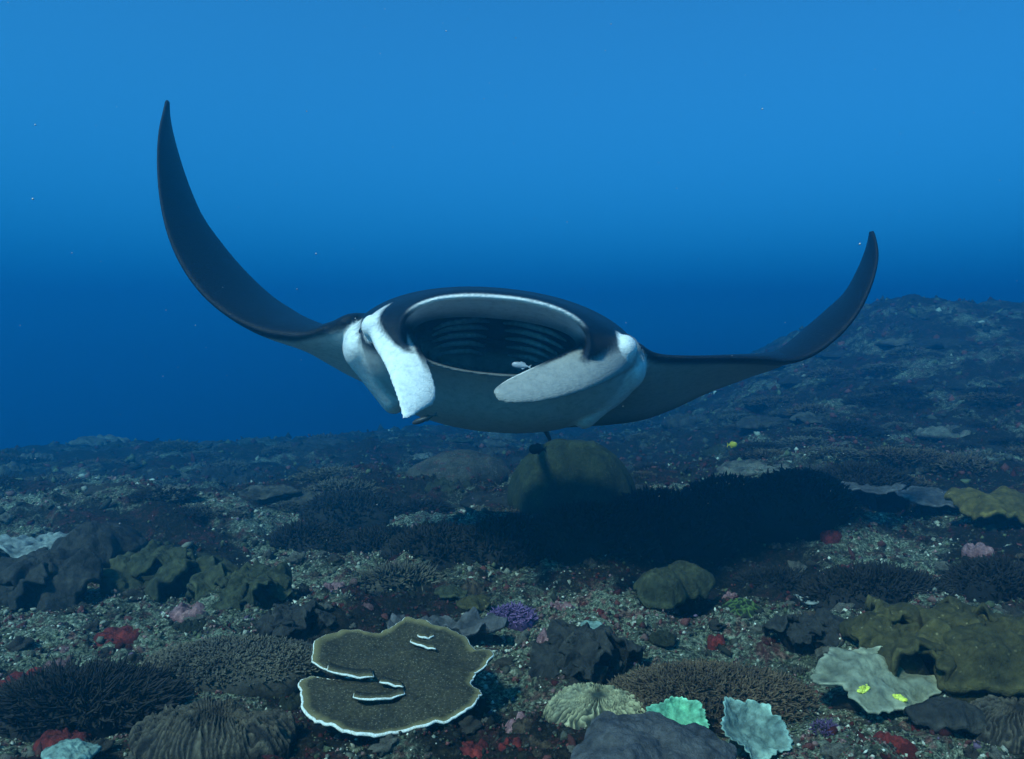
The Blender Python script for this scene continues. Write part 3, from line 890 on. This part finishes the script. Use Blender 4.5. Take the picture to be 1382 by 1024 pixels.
def bush(u, v, w, H, n, length, rad, mat, label, seed, base_mat_=None, dz=0.0, name='branching_coral', group=None, up=.5, squash=.7, cat='branching coral', rz=0.0, jitter=.35):
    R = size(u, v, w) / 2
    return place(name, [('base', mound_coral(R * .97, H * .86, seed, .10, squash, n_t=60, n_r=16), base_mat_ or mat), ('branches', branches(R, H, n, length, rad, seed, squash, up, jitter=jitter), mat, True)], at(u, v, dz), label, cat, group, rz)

def mound(u, v, w, H, mat, label, seed, name='boulder_coral', cat='coral', group=None, dz=0.0, rz=0.0, tilt=(0, 0), **kw):
    R = size(u, v, w) / 2
    return place(name, [(name, mound_coral(R, H, seed, **kw), mat)], at(u, v, dz), label, cat, group, rz, tilt)

# right foreground
lobed(1283, 900, 262, M_OLIVE, 'large olive leather coral of broad folded lobes beside the pale scalloped coral', 3, n=13, h=.15, squash=.75, tilt=(.12, 0), spread=.66, lob=.36)
leather(1330, 930, 150, M_OLIVE, 'olive brown leather coral with a smooth drooping cap next to the grey ridged coral', seed=8, dome=.07, ruffle=.03, folds=3, lobe_amp=.12, lobes=4, knob=(18, .045, .022), thick=.035, h=.12, tilt=(.30, -.1), squash=.8)
pale = leather(1176, 938, 150, M_PALE, 'pale grey green leather coral with a scalloped margin and two yellow patches', seed=12, dome=.015, ruffle=.022, folds=5, lobe_amp=.20, lobes=6, scallop=.10, thick=.014, h=.085, tilt=(.38, .10), squash=.72)
m_yel = coral_mat('yellow_patch', (.75, .80, .08), (.9, .95, .25), scale=90, bump_scale=240, bump_amt=.002)
pm = pale.children[0].data
pvs = np.empty(len(pm.vertices) * 3); pm.vertices.foreach_get('co', pvs); pvs = pvs.reshape(-1, 3)
for j, (fx, fy, r_) in enumerate(((-.42, -.52, .032), (.18, -.72, .026))):
    R0 = size(1176, 930, 146) / 2
    tgt = np.array([fx * R0, fy * R0 * .72])
    k = np.argmin(((pvs[:132 * 32, :2] - tgt) ** 2).sum(1) + 4 * (pvs[:132 * 32, 2] < .03))
    g = mound_coral(r_, .008, 30 + j, .9, .42, n_t=40, n_r=12, knob=(5, .010, .006))
    g[0][:, 2] = np.maximum(g[0][:, 2], -.004)
    po = link('yellow_patch', new_mesh('yellow_patch', g[0], g[1], {'tone': g[2]}), m_yel, pale, Vector(pvs[k]))
    po['label'] = 'bright yellow patch'
    po.rotation_euler = (0, 0, .5 - j)
leather(911, 987, 72, M_GREEN, 'small bright green cup coral with a crinkled rim above the grey leather coral', name='cup_coral', seed=21, dome=-.018, ruffle=.008, folds=5, lobe_amp=.10, lobes=5, scallop=.10, thick=.010, h=.075, dz=.02, tilt=(.75, .05), squash=.75)
leather(1008, 1005, 92, M_TEAL, 'grey cup coral with a pale teal fringed rim beside the green cup coral', name='cup_coral', seed=25, dome=-.030, ruffle=.012, folds=4, lobe_amp=.26, lobes=5, scallop=.09, thick=.010, h=.085, dz=.015, tilt=(.62, .28), squash=.85)
leather(872, 1050, 218, M_GREY, 'smooth grey leather coral with low folds in front of the green cup coral', seed=28, dome=.05, ruffle=.02, folds=4, lobe_amp=.14, lobes=5, knob=(22, .045, .018), thick=.03, h=.085, tilt=(.10, 0), squash=.7)
mound(806, 965, 150, .075, M_RIDGE, 'low ridged coral with yellowish ridges fanning out across its surface', 31, name='ridged_coral', ridges=46, ridge_h=.020, squash=.75, n_t=210, n_r=50, tilt=(.15, 0))
mound(1372, 985, 130, .08, M_RIDGE2, 'grey brown ridged coral at the foot of the drooping olive leather coral', 33, name='ridged_coral', ridges=30, ridge_h=.020, squash=.8, n_t=220, n_r=50, tilt=(.15, 0))
leather(1278, 985, 100, M_DARK, 'low dark brown leather coral below the large olive leather coral', seed=35, dome=.04, ruffle=.02, folds=4, lobe_amp=.2, lobes=5, thick=.02, h=.05, squash=.7)
bush(958, 945, 285, .10, 3000, .020, .0042, M_BROWN, 'wide reddish brown bushy coral bed behind the green and grey cup corals', 41, squash=.62, jitter=.6)
lobed(792, 900, 150, M_DARK, 'dark folded leather coral behind the low ridged coral', 45, n=7, h=.085, squash=.6, lob=.42)
leather(884, 825, 70, M_OLIVE2, 'rounded olive mushroom leather coral leaning on its paler twin', seed=47, dome=.08, ruffle=.02, folds=3, lobe_amp=.08, lobes=3, thick=.03, h=.13, tilt=(.25, .1))
leather(922, 818, 74, M_OLIVE2, 'olive mushroom leather coral with a folded lip above the pink rubble', seed=49, dome=.07, ruffle=.035, folds=4, lobe_amp=.12, lobes=4, thick=.03, h=.15, tilt=(.25, -.1))
mound(1000, 836, 66, .09, M_BRAIN, 'dark green brain coral with winding yellowish green grooves', 51, name='brain_coral', meander=34, ridge_h=.010, n_t=180, n_r=60)
lobed(1092, 865, 110, M_DARK, 'black leather coral of small folds to the left of the large olive coral', 53, n=9, h=.07, squash=.7, lob=.36)
leather(1098, 826, 46, M_BLUEGREY, 'small pale flat disc coral above the black leather coral', name='disc_coral', seed=55, dome=.01, ruffle=.012, folds=3, lobe_amp=.15, lobes=4, thick=.012, h=.075, squash=.8)
leather(800, 862, 34, M_TEAL, 'small pale green disc coral behind the dark folded leather coral', name='disc_coral', seed=57, dome=.012, ruffle=.004, folds=3, lobe_amp=.05, lobes=3, thick=.012, h=.06, squash=.9, rim_tone=.1)
bush(691, 836, 62, .06, 420, .020, .0045, M_PURPLE, 'purple bushy coral clump on the rubble behind the plate coral', 61, squash=.8, jitter=.6)
leather(640, 828, 46, M_OLIVE, 'flat olive disc coral beside the purple bushy coral', name='disc_coral', seed=63, dome=.015, ruffle=.008, folds=3, lobe_amp=.12, lobes=4, thick=.015, h=.07, squash=.85, tilt=(.15, 0))
leather(610, 815, 44, M_OLIVE2, 'dull olive disc coral behind the dark ruffled coral', name='disc_coral', seed=64, dome=.015, ruffle=.010, folds=4, lobe_amp=.12, lobes=4, thick=.015, h=.07, squash=.85)
leather(605, 862, 150, M_GREY, 'dark ruffled coral with wavy pale edges just behind the plate coral', name='ruffled_coral', seed=65, dome=-.03, ruffle=.035, folds=9, lobe_amp=.14, lobes=9, thick=.014, h=.075, squash=.5)
# left side
lobed(222, 800, 155, M_OLIVE2, 'broad dull olive leather coral with smooth rounded lobes on the left slope', 71, n=6, h=.16, squash=.8, lob=.56)
lobed(325, 815, 155, M_OLIVE2, 'folded green brown leather coral beside the broad dull olive one', 73, n=8, h=.12, squash=.7, lob=.42)
leather(130, 768, 120, M_DARK, 'dark leather coral mound behind the broad dull olive one', seed=75, dome=.10, ruffle=.05, folds=4, lobe_amp=.15, lobes=5, knob=(28, .08, .04), thick=.04, h=.13)
leather(52, 752, 150, M_BLUEGREY, 'pale rippled plate coral on the left slope', name='rippled_plate_coral', seed=77, dome=.01, ruffle=.05, folds=9, lobe_amp=.12, lobes=6, knob=(26, .07, .03), thick=.02, h=.09, squash=.6)
lobed(50, 815, 155, M_DARK, 'dark smooth leather coral in front of the rippled plate coral', 79, n=6, h=.14, squash=.8, lob=.55)
bush(318, 895, 250, .07, 2600, .014, .0052, M_TURF, 'low grey brown carpet of fine knobbly coral left of the plate coral', 81, squash=.62, jitter=.7)
bush(112, 955, 260, .10, 1900, .048, .0055, M_BLACK, 'dark feathery coral thicket of leaning fronds on the left', 83, squash=.62, up=.35, jitter=.22)
mound(290, 1000, 200, .085, M_RIDGE2, 'brown ridged coral with rough upright ridges below the knobbly carpet', 85, name='ridged_coral', ridges=64, ridge_h=.018, squash=.7, n_t=230, n_r=48, rough=.6)
lobed(395, 850, 120, M_DARK, 'low dark leather coral above the knobbly carpet', 87, n=7, h=.05, squash=.6, lob=.42)
leather(96, 1040, 72, M_TEAL, 'small pale green disc coral near the red sponge crust', name='disc_coral', seed=89, dome=.015, ruffle=.006, folds=3, lobe_amp=.08, lobes=4, thick=.014, h=.06, squash=.8)
# middle distance
mound(775, 672, 158, .50, M_BOULDER, 'big olive green boulder coral under the swimming ray', 91, rough=.05, power=2.4, n_t=120, n_r=40)
mound(628, 640, 140, .24, M_ROCKD, 'dark far boulder coral left of the big green boulder coral', 93, rough=.10, n_t=90, n_r=30)
k = 0
for u, v, w, H, tx in ((596, 752, 150, .20, 'low black bushy coral at the open end of the dark bank'), (690, 755, 170, .26, 'black bushy coral standing in the shadow of the ray'),
                       (792, 748, 190, .32, 'black bushy coral in front of the big boulder coral'), (890, 735, 200, .38, 'tall black bushy coral in the middle of the dark bank'),
                       (985, 715, 190, .38, 'spiky dark coral on the crest of the bank'), (1075, 700, 170, .34, 'dark brown bushy coral at the hillside end of the bank'),
                       (470, 700, 140, .22, 'hazy dark bushy coral beyond the folded green brown leather coral'), (1160, 662, 150, .22, 'dark bushy coral below the hill slope'), (520, 742, 130, .14, 'added blackish coral hummock stretching the shadow band between the folded leather coral and the bank'), (420, 735, 120, .14, 'added blackish coral hummock stretching the shadow band behind the folded green brown leather coral')):  # last two hummocks are added to carry the dark shadow band further left
    bush(u, v, w, H, 1200, .036, .010, M_BLACK, tx, 101 + k, squash=.6, group='black bushy corals of the bank', up=.8); k += 1
leather(930, 735, 90, M_OLIVE2, 'olive flat leather coral at the foot of the tall black bushy coral', seed=111, dome=.03, ruffle=.03, folds=4, lobe_amp=.15, lobes=5, thick=.03, h=.10, dz=.05, squash=.7)
leather(1345, 715, 120, M_OCHRE, 'ochre yellow leather coral on the right hand slope', seed=113, dome=.05, ruffle=.05, folds=4, lobe_amp=.15, lobes=5, thick=.04, h=.20, squash=.8, tilt=(.15, 0))
leather(1262, 690, 92, M_GREY, 'flat grey table coral casting a thin dark shadow beside the ochre leather coral', name='table_coral', seed=115, dome=.01, ruffle=.015, folds=4, lobe_amp=.14, lobes=5, thick=.02, h=.13, squash=.9, tilt=(.14, 0))
leather(1165, 672, 100, M_GREY, 'flat dark table coral beneath the hill', name='table_coral', seed=117, dome=.01, ruffle=.02, folds=4, lobe_amp=.14, lobes=5, thick=.02, h=.12, squash=.9)
bush(1185, 815, 210, .17, 1500, .035, .0065, M_BLACK, 'black purple coral thicket behind the large olive leather coral', 121, squash=.6, up=.6)
bush(1345, 800, 140, .15, 1000, .035, .0065, M_BLACK, 'blackish coral thicket behind the drooping olive leather coral', 123, squash=.7, up=.6)
bush(1050, 790, 120, .08, 700, .03, .006, M_BLACK, 'low blackish coral clump near the dark green brain coral', 125, squash=.7, up=.6)
bush(540, 785, 110, .07, 400, .045, .008, M_TURF, 'low knobbly brown coral in front of the dark bank', 127, squash=.6)

# pink and red crusts
def crust(u, v, w, H, mat, label, seed, group, cat='sponge', name='sponge_crust'):
    mound(u, v, w, H, mat, label, seed, name=name, cat=cat, group=group, knob=(12, size(u, v, w) * .16, H * .9), rough=.5, n_t=64, n_r=22)
for i, (u, v, w, tx) in enumerate(((757, 826, 40, 'between the purple bushy coral and the olive mushroom corals'), (736, 868, 26, 'by the left end of the dark folded coral'), (985, 815, 34, 'beside the dark green brain coral'), (1320, 745, 40, 'below the ochre leather coral'), (700, 985, 44, 'between the plate coral and the low ridged coral'), (255, 830, 50, 'under the broad dull olive coral'), (455, 800, 40, 'behind the plate coral'))):
    crust(u, v, w, .03, M_PINK, 'pink coralline crust lump ' + tx, 201 + i, 'pink crust lumps', 'crust', 'coralline_crust')
for i, (u, v, w, tx) in enumerate(((967, 866, 22, 'above the wide reddish brown coral bed'), (1122, 722, 30, 'below the dark table coral'), (1200, 1008, 60, 'in front of the low dark brown coral'), (1250, 985, 36, 'under the pale scalloped coral'), (85, 1005, 70, 'by the dark feathery thicket'), (160, 860, 54, 'above the knobbly carpet'), (640, 1015, 46, 'in front of the plate coral'), (30, 920, 60, 'behind the dark feathery thicket'), (1150, 770, 36, 'behind the black purple thicket'), (690, 1010, 40, 'near the foot of the low ridged coral'), (820, 830, 34, 'left of the rounded mushroom leather coral'))):
    crust(u, v, w, .018, M_RED, 'dark red sponge crust ' + tx, 221 + i, 'red sponge crusts')

# ------------------------------------------------------------------ loose reef rocks (individuals that share meshes)
def rock_mesh(seed, sub=3):
    b = bmesh.new(); bmesh.ops.create_icosphere(b, subdivisions=sub, radius=1.0)
    co = np.array([v.co for v in b.verts])
    f = 1 + .5 * fbm(co[:, 0] * 1.6 + seed, co[:, 1] * 1.6, co[:, 2] * 1.6, 3, seed) + .22 * fbm(co[:, 0] * 5, co[:, 1] * 5, co[:, 2] * 5, 2, seed + 3)
    co = co * f[:, None] * np.array([1, .8, .62])
    fc = np.array([[v.index for v in q.verts] for q in b.faces]); b.free()
    return new_mesh('reef_rock', co, fc, {'tone': np.clip(.4 + .6 * (f - 1), 0, 1)})
ROCKS = [rock_mesh(300 + i) for i in range(8)]
for i, m_ in enumerate(ROCKS): m_.materials.append(M_ROCK if i % 2 == 0 else M_ROCKD)
r = np.random.default_rng(5)
cnt = 0
while cnt < 190:
    u, v = r.uniform(-60, 1440), 640 + 400 * r.uniform(0, 1) ** .8
    p = gpx(u, v)
    if p[1] > 12: continue
    j = int(r.integers(0, 8))
    o = link('reef_rock', ROCKS[j], None, None, (p[0], p[1], float(ground(p[0], p[1])) + .002))
    sc = r.uniform(.018, .050) * (1 + .25 * p[1])* .55
    o.scale = (sc, sc, sc * r.uniform(.7, 1.1)); o.rotation_euler = (r.uniform(-.3, .3), r.uniform(-.3, .3), r.uniform(0, 6.28))
    tag(o, 'pale crusted rubble rock lying loose on the reef floor' if j % 2 == 0 else 'dark algae covered rubble rock lying loose on the reef floor', 'rock', 'pale loose reef rocks' if j % 2 == 0 else 'dark loose reef rocks')
    cnt += 1

# far coral mounds on the slope and the left flat
HEADS = [mound_coral(1.0, .40, 400 + i, .45, .85, n_t=84, n_r=34, knob=(40, .16, .16)) for i in range(5)]
HEADM = [new_mesh('coral_mound', h[0] * np.array([1, 1, 1]), h[1], {'tone': h[2]}) for h in HEADS]
for i, h in enumerate(HEADM): h.materials.append((M_ROCKD, M_OLIVE2, M_ROCK, M_DARK, M_TURF)[i])
HEADT = ('speckled dark', 'dull olive', 'pale crusted', 'blackish', 'grey brown')
BUSHM = [new_mesh('coral_bush', *branches(1.0, .5, 420, .16, .034, 420 + i, .85, .7)[:2], {'tone': branches(1.0, .5, 420, .16, .034, 420 + i, .85, .7)[2]}) for i in range(3)]
for i, h in enumerate(BUSHM): h.materials.append((M_TURF, M_BLACK, M_BROWN)[i])
BUSHT = ('grey brown', 'blackish', 'reddish brown')
cnt = 0
while cnt < 190:
    side = r.uniform()
    u = r.uniform(840, 1440) if side < .5 else r.uniform(-60, 860)
    v = r.uniform(455, 660) if side < .5 else r.uniform(560, 700)
    p = gpx(u, v)
    if not 6.3 < p[1] < 24: continue
    sc = r.uniform(.10, .36) * (.6 + p[1] / 16)
    hill = p[0] > 1.6
    if r.uniform() < .45:
        j = int(r.integers(0, 5))
        o = link('coral_mound', HEADM[j], None, None, (p[0], p[1], p[2] - .03))
        tag(o, f'low {HEADT[j]} coral mound on the hazy hill slope' if hill else f'low {HEADT[j]} coral mound on the far hazy flat', 'coral', f'{HEADT[j]} mounds on the hill' if hill else f'{HEADT[j]} mounds on the far flat')
    else:
        j = int(r.integers(0, 3))
        o = link('coral_bush', BUSHM[j], None, None, (p[0], p[1], p[2] - .02)); sc *= .9
        tag(o, f'{BUSHT[j]} bushy coral on the hazy hill slope' if hill else f'{BUSHT[j]} bushy coral on the far hazy flat', 'coral', f'{BUSHT[j]} bushy corals on the hill' if hill else f'{BUSHT[j]} bushy corals on the far flat')
    o.scale = (sc, sc, sc * r.uniform(.35, .75)); o.rotation_euler = (0, 0, r.uniform(0, 6.28))
    cnt += 1

# small tufts and knobs between the big corals
SMALL = [(HEADS[0], M_PINK, 'small pink knobbly coral growing among the rubble', 'pink coral knobs'), (HEADS[1], M_OLIVE2, 'small dull olive knobbly coral growing among the rubble', 'olive coral knobs'),
         (HEADS[2], M_GREY, 'small grey knobbly coral growing among the rubble', 'grey coral knobs'), (HEADS[3], M_RED, 'small dark red knobbly sponge growing among the rubble', 'red sponge knobs'), (HEADS[4], M_BROWN, 'small brown knobbly coral growing among the rubble', 'brown coral knobs')]
SM = []
for g, m_, tx, gp in SMALL:
    me_ = new_mesh('knobbly_coral', g[0], g[1], {'tone': g[2]}); me_.materials.append(m_); SM.append((me_, tx, gp, 'knobbly_coral'))
for i, (m_, w_) in enumerate(((M_TURF, 'grey brown'), (M_BROWN, 'reddish brown'), (M_PURPLE, 'purple'))):
    g = branches(1.0, .55, 150, .28, .05, 450 + i, .9, .7, jitter=.5)
    me_ = new_mesh('coral_tuft', g[0], g[1], {'tone': g[2]}); me_.materials.append(m_); SM.append((me_, f'small {w_} branching coral tuft among the rubble', f'{w_} coral tufts', 'coral_tuft'))
pick = np.array([.10, .16, .14, .10, .18, .16, .14, .02])
for i in range(110):
    u, v = r.uniform(-40, 1420), 740 + 290 * r.uniform(0, 1)
    p = gpx(u, v)
    me_, tx, gp, nm = SM[int(r.choice(8, p=pick))]
    o = link(nm, me_, None, None, (p[0], p[1], float(ground(p[0], p[1])) - .006))
    sc = r.uniform(.022, .065) * (.5 + .17 * p[1])
    o.scale = (sc, sc, sc * r.uniform(.6, 1.1)); o.rotation_euler = (0, 0, r.uniform(0, 6.28))
    tag(o, tx, 'sponge' if 'sponge' in tx else 'coral', gp)

# ------------------------------------------------------------------ small rubble nobody could count
def rubble(n, seed, smin, smax, base, fc, rmin=1.9, rmax=12.0):
    r = np.random.default_rng(seed)
    th = np.radians(r.uniform(-46, 46, n)); rad = rmin * (rmax / rmin) ** (r.uniform(0, 1, n) ** 1.1)
    x, y = rad * np.sin(th), rad * np.cos(th)
    dens = pale_mask(x, y)
    pale = dens + r.uniform(-.35, .35, n) > -.05 + .40 * sstep(4.5, 8.5, rad)  # fewer pale bits far off, the haze fade put into their colour
    keep = pale | (r.uniform(0, 1, n) < .55)
    x, y, rad, pale = x[keep], y[keep], rad[keep], pale[keep]
    n = len(x)
    s = (smin + (smax - smin) * r.uniform(0, 1, n) ** 2.6) * (.55 + .30 * rad)
    el = np.where(r.uniform(0, 1, n) < .15, r.uniform(1.5, 2.6, n), 1.0)
    loc = np.stack([x, y, ground(x, y) + s * .15], -1)
    a, t = r.uniform(0, 2 * math.pi, n), r.uniform(-.9, .9, n)
    V = base[None] * (1 + r.uniform(-.5, .5, (n, len(base), 1)))
    V = V * np.stack([s * el, s, s * r.uniform(.5, 1.2, n)], -1)[:, None]
    ct, st_ = np.cos(t)[:, None], np.sin(t)[:, None]
    X, Y, Z = V[..., 0] * ct - V[..., 2] * st_, V[..., 1], V[..., 0] * st_ + V[..., 2] * ct
    ca, sa = np.cos(a)[:, None], np.sin(a)[:, None]
    V = np.stack([X * ca - Y * sa, X * sa + Y * ca, Z], -1) + loc[:, None]
    pal = np.array([(.66, .66, .54), (.42, .43, .34), (.20, .21, .16), (.09, .09, .07), (.34, .19, .18), (.17, .055, .05), (.08, .015, .014), (.13, .15, .08), (.04, .04, .032), (.18, .12, .20)])
    pr = np.array([.16, .14, .14, .14, .06, .06, .06, .08, .14, .02])
    hue = fbm(x / .22, y / .22, 0, 3, 540)
    ci = r.choice(len(pal), n, p=pr)
    ci = np.where((hue > .22) & (r.uniform(0, 1, n) < .6), r.choice([4, 5, 6], n), ci)          # reddish encrusted patches
    ci = np.where((hue < -.45) & (r.uniform(0, 1, n) < .6), r.choice([3, 7, 8], n), ci)         # turf covered patches
    ci = np.where(pale, ci, r.choice([3, 5, 6, 7, 8, 8, 8], n))
    col = pal[ci] * r.uniform(.6, 1.2, (n, 1))
    col = np.repeat(col[:, None], len(base), 1) * r.uniform(.6, 1.2, (n, len(base), 1))
    Fq = (fc[None] + (np.arange(n) * len(base))[:, None, None]).reshape(-1, 3)
    return V.reshape(-1, 3), Fq, col.reshape(-1, 3)
b = bmesh.new(); bmesh.ops.create_icosphere(b, subdivisions=1, radius=1.0)
ICO = np.array([v.co for v in b.verts]); ICOF = np.array([[v.index for v in q.verts] for q in b.faces]); b.free()
OCT = np.array([(1, 0, 0), (0, 1, 0), (-1, 0, 0), (0, -1, 0), (0, 0, 1), (0, 0, -1)], float)
OCTF = np.array([(0, 1, 4), (1, 2, 4), (2, 3, 4), (3, 0, 4), (1, 0, 5), (2, 1, 5), (3, 2, 5), (0, 3, 5)])
V1, F1, C1 = rubble(108000, 3, .0018, .0068, OCT, OCTF)
V2, F2, C2 = rubble(6000, 4, .006, .014, ICO, ICOF)
V3, F3, C3 = rubble(11000, 5, .005, .015, OCT, OCTF, 8.5, 24.0)
V = np.concatenate([V1, V2, V3]); Fq = np.concatenate([F1, F2 + len(V1), F3 + len(V1) + len(V2)]); col = np.concatenate([C1, C2 * .7, C3])
m_rub, unt, ub = base_mat('rubble', .9, .15)
ua = node(unt, 'ShaderNodeAttribute', attribute_name='tint')
uco = unt.nodes.new('ShaderNodeTexCoord').outputs['Object']
unt.links.new(mixrgb(unt, 1.0, ua.outputs['Color'], ramp(unt, noise_tex(unt, uco, 160, 4, .7), [(.3, (.5, .5, .5)), (.7, (1.4, 1.4, 1.35))]), 'MULTIPLY'), ub.inputs['Base Color'])
unt.links.new(bump(unt, noise_tex(unt, uco, 260, 3, .7), .9, .004), ub.inputs['Normal'])
rub = link('coral_rubble', new_mesh('coral_rubble', V, Fq, {'tint': col}, smooth=False), m_rub)
tag(rub, 'fine broken coral rubble strewn over the reef floor', kind='stuff')

# ------------------------------------------------------------------ fishes
def fish(loc, heading, L, H, W, col, label, cat, group=None, pitch=0.0):
    t = np.linspace(0, 1, 26)
    prof = np.sin(math.pi * np.clip(t, 0, 1) ** .72) ** .8 * (1 - .15 * t) + .10 * (t > .02)
    prof[0] = .05; prof[-1] = .12
    w = np.linspace(0, 2 * math.pi, 16, endpoint=False)
    rows = [np.stack([np.full(16, L * (.5 - q)), W / 2 * k * np.cos(w), H / 2 * k * np.sin(w)], -1) for q, k in zip(t, prof)]
    m, nt_, b = base_mat('fish_' + label.split()[1], .4, .4)
    c = nt_.nodes.new('ShaderNodeTexCoord').outputs['Object']
    nt_.links.new(ramp(nt_, noise_tex(nt_, c, 30, 3), [(.3, tuple(.6 * x for x in col)), (.7, col)]), b.inputs['Base Color'])
    P = np.stack(rows, 1)
    g = close_grid(rows, [np.zeros(16)] * 26)
    o = empty('fish', loc)
    link('body', new_mesh('body', g[0], g[1]), m, o)
    def fin(name, pts, th=.003):
        pts = np.array(pts, float); n = len(pts)
        V = np.concatenate([pts + [0, th, 0], pts - [0, th, 0]])
        Fc = [list(range(n)), list(range(2 * n - 1, n - 1, -1))] + [[i, i + n, (i + 1) % n + n, (i + 1) % n] for i in range(n)]
        link(name, new_mesh(name, V, Fc, smooth=False), m, o)
    fin('tail_fin', [(-L * .47, 0, H * .07), (-L * .66, 0, H * .42), (-L * .60, 0, 0), (-L * .66, 0, -H * .42), (-L * .47, 0, -H * .07)])
    fin('dorsal_fin', [(L * .15, 0, H * .40), (-L * .02, 0, H * .66), (-L * .28, 0, H * .52), (-L * .36, 0, H * .16)])
    fin('anal_fin', [(-L * .05, 0, -H * .40), (-L * .16, 0, -H * .60), (-L * .36, 0, -H * .16)])
    o.rotation_euler = (0, pitch, heading)
    return tag(o, label, cat, group)
fish(px(702, 493, 4.02), math.pi - .1, .085, .030, .02, (.40, .44, .50), 'small pale fish hovering inside the open mouth of the ray', 'fish', pitch=-.15)
fish(px(571, 566, 4.35), math.pi - .2, .13, .030, .028, (.05, .055, .06), 'slim dark remora under the white head fin of the ray', 'fish', pitch=.35)
fish(px(724, 606, 6.2), math.pi, .12, .075, .03, (.008, .008, .010), 'small black fish swimming above the big boulder coral', 'fish')
fish(px(989, 600, 7.4), 0.3, .09, .05, .02, (.75, .62, .06), 'tiny yellow fish close to the hill slope', 'fish')
# drifting specks in the water
r = np.random.default_rng(77)
n = 520
d = r.uniform(1.0, 10.0, n); uu = r.uniform(-60, 1440, n); vv = r.uniform(-80, 760, n)
pts = np.array([px(a, b, c) for a, b, c in zip(uu, vv, d)])
pts = pts[pts[:, 2] < 6.0]
tet = np.array([(1, 0, -.7), (-1, 0, -.7), (0, 1, .7), (0, -1, .7)])
s = .0007 + .0016 * r.uniform(0, 1, len(pts)) ** 3
V = pts[:, None] + tet[None] * s[:, None, None]
Fq = (np.array([(0, 2, 3), (1, 3, 2), (0, 1, 2), (0, 3, 1)])[None] + (np.arange(len(pts)) * 4)[:, None, None]).reshape(-1, 3)
m_sn, snt, sb = base_mat('drifting_specks', .8, .2)
snt.links.new(ramp(snt, noise_tex(snt, snt.nodes.new('ShaderNodeTexCoord').outputs['Object'], 3, 2), [(.3, (.35, .38, .40)), (.7, (.7, .72, .72))]), sb.inputs['Base Color'])
sn = link('drifting_particles', new_mesh('drifting_particles', V.reshape(-1, 3), Fq), m_sn)
tag(sn, 'tiny pale specks drifting in the water', kind='stuff')
# ------------------------------------------------------------------ the water: one closed box of even haze
def box_mesh(name, lo, hi):
    V = [(x, y, z) for x in (lo[0], hi[0]) for y in (lo[1], hi[1]) for z in (lo[2], hi[2])]
    Fc = [(0, 1, 3, 2), (4, 6, 7, 5), (0, 4, 5, 1), (2, 3, 7, 6), (0, 2, 6, 4), (1, 5, 7, 3)]
    return new_mesh(name, V, Fc, smooth=False)
hm = bpy.data.materials.new('water_haze'); hm.use_nodes = True
hnt = hm.node_tree
hnt.nodes.remove(hnt.nodes['Principled BSDF'])
pv = hnt.nodes.new('ShaderNodeVolumePrincipled')
pv.inputs['Color'].default_value = (*HAZE_COLOR, 1)
pv.inputs['Density'].default_value = HAZE_DENSITY
pv.inputs['Anisotropy'].default_value = 0.6
pv.inputs['Absorption Color'].default_value = HAZE_ABSORB
hnt.links.new(pv.outputs[0], hnt.nodes['Material Output'].inputs['Volume'])
haze = link('haze', box_mesh('haze', (-72, -8, -8.0), (72, 70, 6.2)), hm)
tag(haze, 'blue sea water full of fine haze', kind='stuff')
